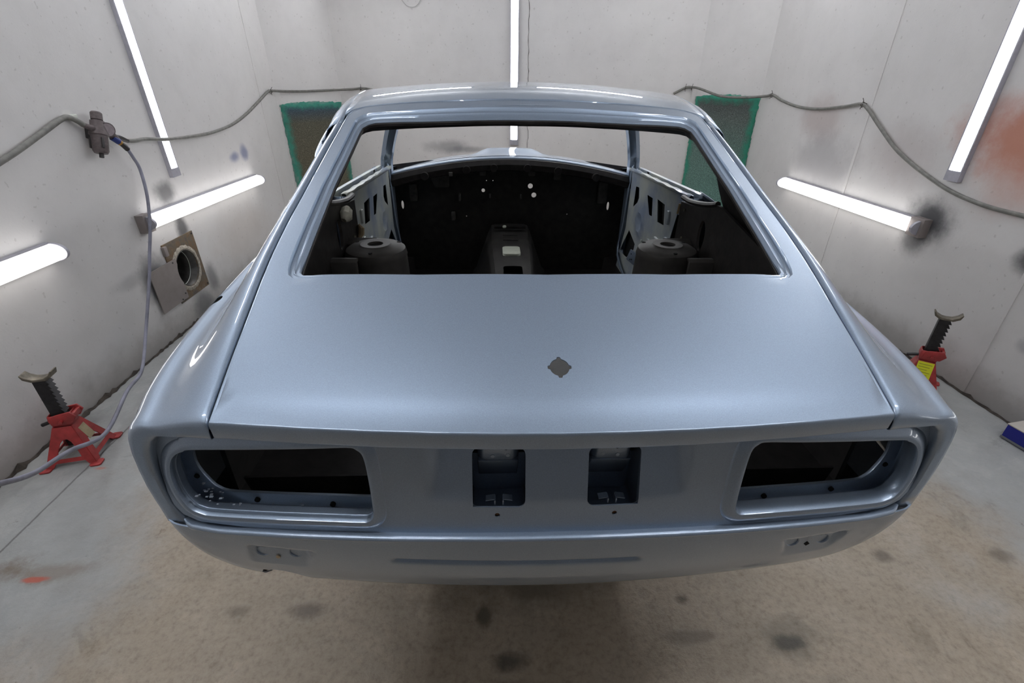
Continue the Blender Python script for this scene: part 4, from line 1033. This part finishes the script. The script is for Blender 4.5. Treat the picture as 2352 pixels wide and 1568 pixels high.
# duct opening
du = empty('duct_opening', (XL, 3.118, .357)); tag(du, 'round metal duct opening in a rusty square plate low on the left wall', 'vent')
pl = MB().prism([(-.172, -.185), (.172, -.185), (.172, .205), (-.172, .205)], 'x', 0.0, .006).build('wall_plate', M['rust'], du, smooth=False)
cut(pl, [MB().tube([(-.1, 0, 0), (.1, 0, 0)], .118, 40).build('cutter', None, du, False)])
rows = []
for r_, x in ((.120, .006), (.128, .012), (.142, .011), (.150, .006), (.150, .004)):
    rows.append([(x, (r_+(.004*math.sin(a*5.3) if r_ > .13 else 0))*math.cos(a*math.pi/24), (r_+(.004*math.sin(a*3.7) if r_ > .13 else 0))*math.sin(a*math.pi/24)) for a in range(48)])
grid('flange_ring', rows, M['flake'], du, closed=True)
rows = [[(x, .119*math.cos(a*math.pi/24), .119*math.sin(a*math.pi/24)) for a in range(48)] for x in (.010, -.10, -.25, -.45)]
rows.append([(-.45, .001*math.cos(a*math.pi/24), .001*math.sin(a*math.pi/24)) for a in range(48)])
grid('duct', rows, M['ductin'], du, closed=True, t=.001)
for x in (-.05, -.15):
    rows = [[(x+a_, r_*math.cos(a*math.pi/24), r_*math.sin(a*math.pi/24)) for a in range(48)] for a_, r_ in ((-.003, .1185), (0, .1155), (.003, .1185))]
    grid('duct_rib', rows, M['ductrib'], du, closed=True)
for a, b_ in ((.155, .19), (-.155, .17), (.155, -.17), (-.13, -.17)): MB().tube([(.005, a, b_), (.010, a, b_)], .006, 8).build('screw', M['regdk'], du)
sl = MB().prism([(-.375, .10), (-.105, .10), (-.105, -.165), (-.375, -.165)], 'x', .012, .017).build('slide_cover', M['plate'], du, smooth=False)
sl['label'] = 'flat grey sliding cover'
cut(sl, [MB().tube([(-.1, 0, 0), (.1, 0, 0)], .122, 40).build('cutter', None, du, False)])
for a, b_ in ((-.145, .085), (-.125, -.13), (-.17, -.155)): MB().tube([(.016, a, b_), (.020, a, b_)], .005, 8).build('screw', M['regdk'], sl)
MB().box((.010, -.165, .165), (.02, .03, .06)).build('guide_tab', M['plate'], du, bev=.002)

# ------------------------------------------------------------------ jack stands
def jack(loc, rz, label, sticker, ext):
    r = empty('jack_stand', loc); tag(r, label, 'jack stand', None); r.rotation_euler = (0, 0, rz)
    H0 = .165; b0, t0 = .092, .034
    for k in range(4):
        A = Matrix.Rotation(k*math.pi/2, 4, 'Z')
        def fp(u, v_, th=0.0):   # u across -1..1, v 0..1 up, on the sloping face
            hw = lerp(b0, t0, v_); return A @ Vector((u*hw, -(lerp(b0, t0, v_))-th, v_*H0+.006))
        outer_ = [(-1, 0), (-.70, 0), (-.62, .10), (.62, .10), (.70, 0), (1, 0), (1, 1), (-1, 1)]
        # leg pairs joined by a foot rail and a neck, with an arched window
        arch = [(-.55, .20), (.55, .20), (.50, .42), (.36, .60), (.15, .68), (-.15, .68), (-.36, .60), (-.50, .42)]
        bm = bmesh.new(); 
        def loop(P): 
            vs = [bm.verts.new(fp(u, v_)) for u, v_ in P]; return [bm.edges.new((vs[i], vs[(i+1) % len(vs)])) for i in range(len(vs))]
        ed = loop(outer_)+loop(arch); bmesh.ops.triangle_fill(bm, edges=ed, use_beauty=True)
        me = bpy.data.meshes.new('side_plate'); bm.to_mesh(me); bm.free()
        o = link('side_plate', me, M['red'], r, False); solid(o, .0035, 0)
    for sx_ in (-1, 1):
        for sy_ in (-1, 1):
            MB().prism(rrect(sx_*b0-.022, sy_*b0-.022, sx_*b0+.022, sy_*b0+.022, .01, 3), 'z', 0, .008).build('foot', M['red'], r, bev=.002)
    rows = []
    for w_, z in ((.036, .165), (.038, .180), (.041, .200), (.039, .222), (.036, .226), (.033, .222)):
        rows.append([(x, y, z) for x, y in rrect(-w_, -w_*.8, w_, w_*.8, .008, 3)])
    grid('collar', rows, M['red'], r, closed=True, t=.003)
    MB().prism([(-.030, .178), (.046, .185), (.066, .212), (.050, .238), (.0, .230), (-.020, .224)], 'y', -.034, -.026).build('pawl_guard', M['red'], r, bev=.002)
    MB().prism([(-.030, .178), (.046, .185), (.066, .212), (.050, .238), (.0, .230), (-.020, .224)], 'y', .026, .034).build('pawl_guard', M['red'], r, bev=.002)
    MB().box((.052, 0, .214), (.012, .055, .022)).build('pawl', M['red'], r, bev=.002)
    MB().tube([(.01, -.046, .198), (.01, .046, .198)], .007, 10).build('pin', M['red'], r)
    MB().tube([(-.03, 0, .190), (-.085, 0, .172)], .008, 10).build('handle', M['steel'], r)
    # toothed column
    zt = ext-.028; P_ = [(-.018, .06), (-.018, zt)]
    P_ = [(-.026, .06), (.014, .06)]
    n = 12; z0 = .15
    for k in range(n):
        za = lerp(z0, zt-.005, k/n); zb = lerp(z0, zt-.005, (k+1)/n); P_ += [(.014, za), (.028, za+.001), (.017, zb-.002)]
    P_ += [(.014, zt), (-.026, zt)]
    V, F = prism([(x, z) for x, z in P_], 'y', -.017, .017); mesh('ratchet_column', V, F, M['steel'], r, False)
    sd = [(-.052, ext+.002), (-.040, ext-.012), (-.020, ext-.022), (0, ext-.024), (.020, ext-.022), (.040, ext-.010), (.052, ext+.006), (.056, ext+.004), (.050, ext-.018), (.026, ext-.034), (-.026, ext-.034), (-.050, ext-.020), (-.056, ext)]
    MB().prism(sd, 'y', -.022, .022).build('saddle', M['saddle'], r, bev=.002)
    hw = lambda v_: lerp(b0, t0, v_)
    def st(nm, u0, u1, v0, v1, m_, th, k=0, par=None):
        A = Matrix.Rotation(k*math.pi/2, 4, 'Z')
        P = [A @ Vector((u*.07, -hw(v_)-.002-th, v_*H0+.006)) for u, v_ in ((u0, v0), (u1, v0), (u1, v1), (u0, v1))]
        P2 = [p+(A @ Vector((0, .0012, 0))) for p in P]
        return mesh(nm, P+P2, [(0, 1, 2, 3), (7, 6, 5, 4), (0, 4, 5, 1), (1, 5, 6, 2), (2, 6, 7, 3), (3, 7, 4, 0)], m_, par or r, False)
    if sticker == 'y':
        s_ = st('warning_sticker', -.48, .48, .40, .98, M['yellow'], .0005)
        for j in range(6): st('text_line', -.38, .38-.1*(j % 3), .90-.08*j, .915-.08*j, M['ink'], .0014, 0, s_)
    else: st('tape_patch', -.30, .32, .48, .86, M['tape'], .0005, 1)
    return r
jack((-1.835, 1.705, 0), math.radians(12), 'red jack stand with raised black column beside the left wall', 't', .425)
jack((2.268, 2.02, 0), math.radians(-38), 'red jack stand with a yellow sticker beside the right wall, half hidden by the car', 'y', .435)
# carton
bx = empty('carton', (2.37, 1.56, 0)); tag(bx, 'pale flat carton with a blue printed side at the right edge', 'box')
Mz = Matrix.Rotation(math.radians(9), 4, 'Z')
MB().box((.15, -.14, .040), (.36, .36, .075), Mz).build('carton_body', M['cartonblue'], bx, bev=.002)
MB().box((.15, -.14, .079), (.365, .365, .006), Mz).build('lid', M['carton'], bx, bev=.002)
MB().box((.15, -.14, .010), (.364, .364, .010), Mz).build('bottom_band', simple('grey carton edge', (.20, .20, .21), .7), bx)
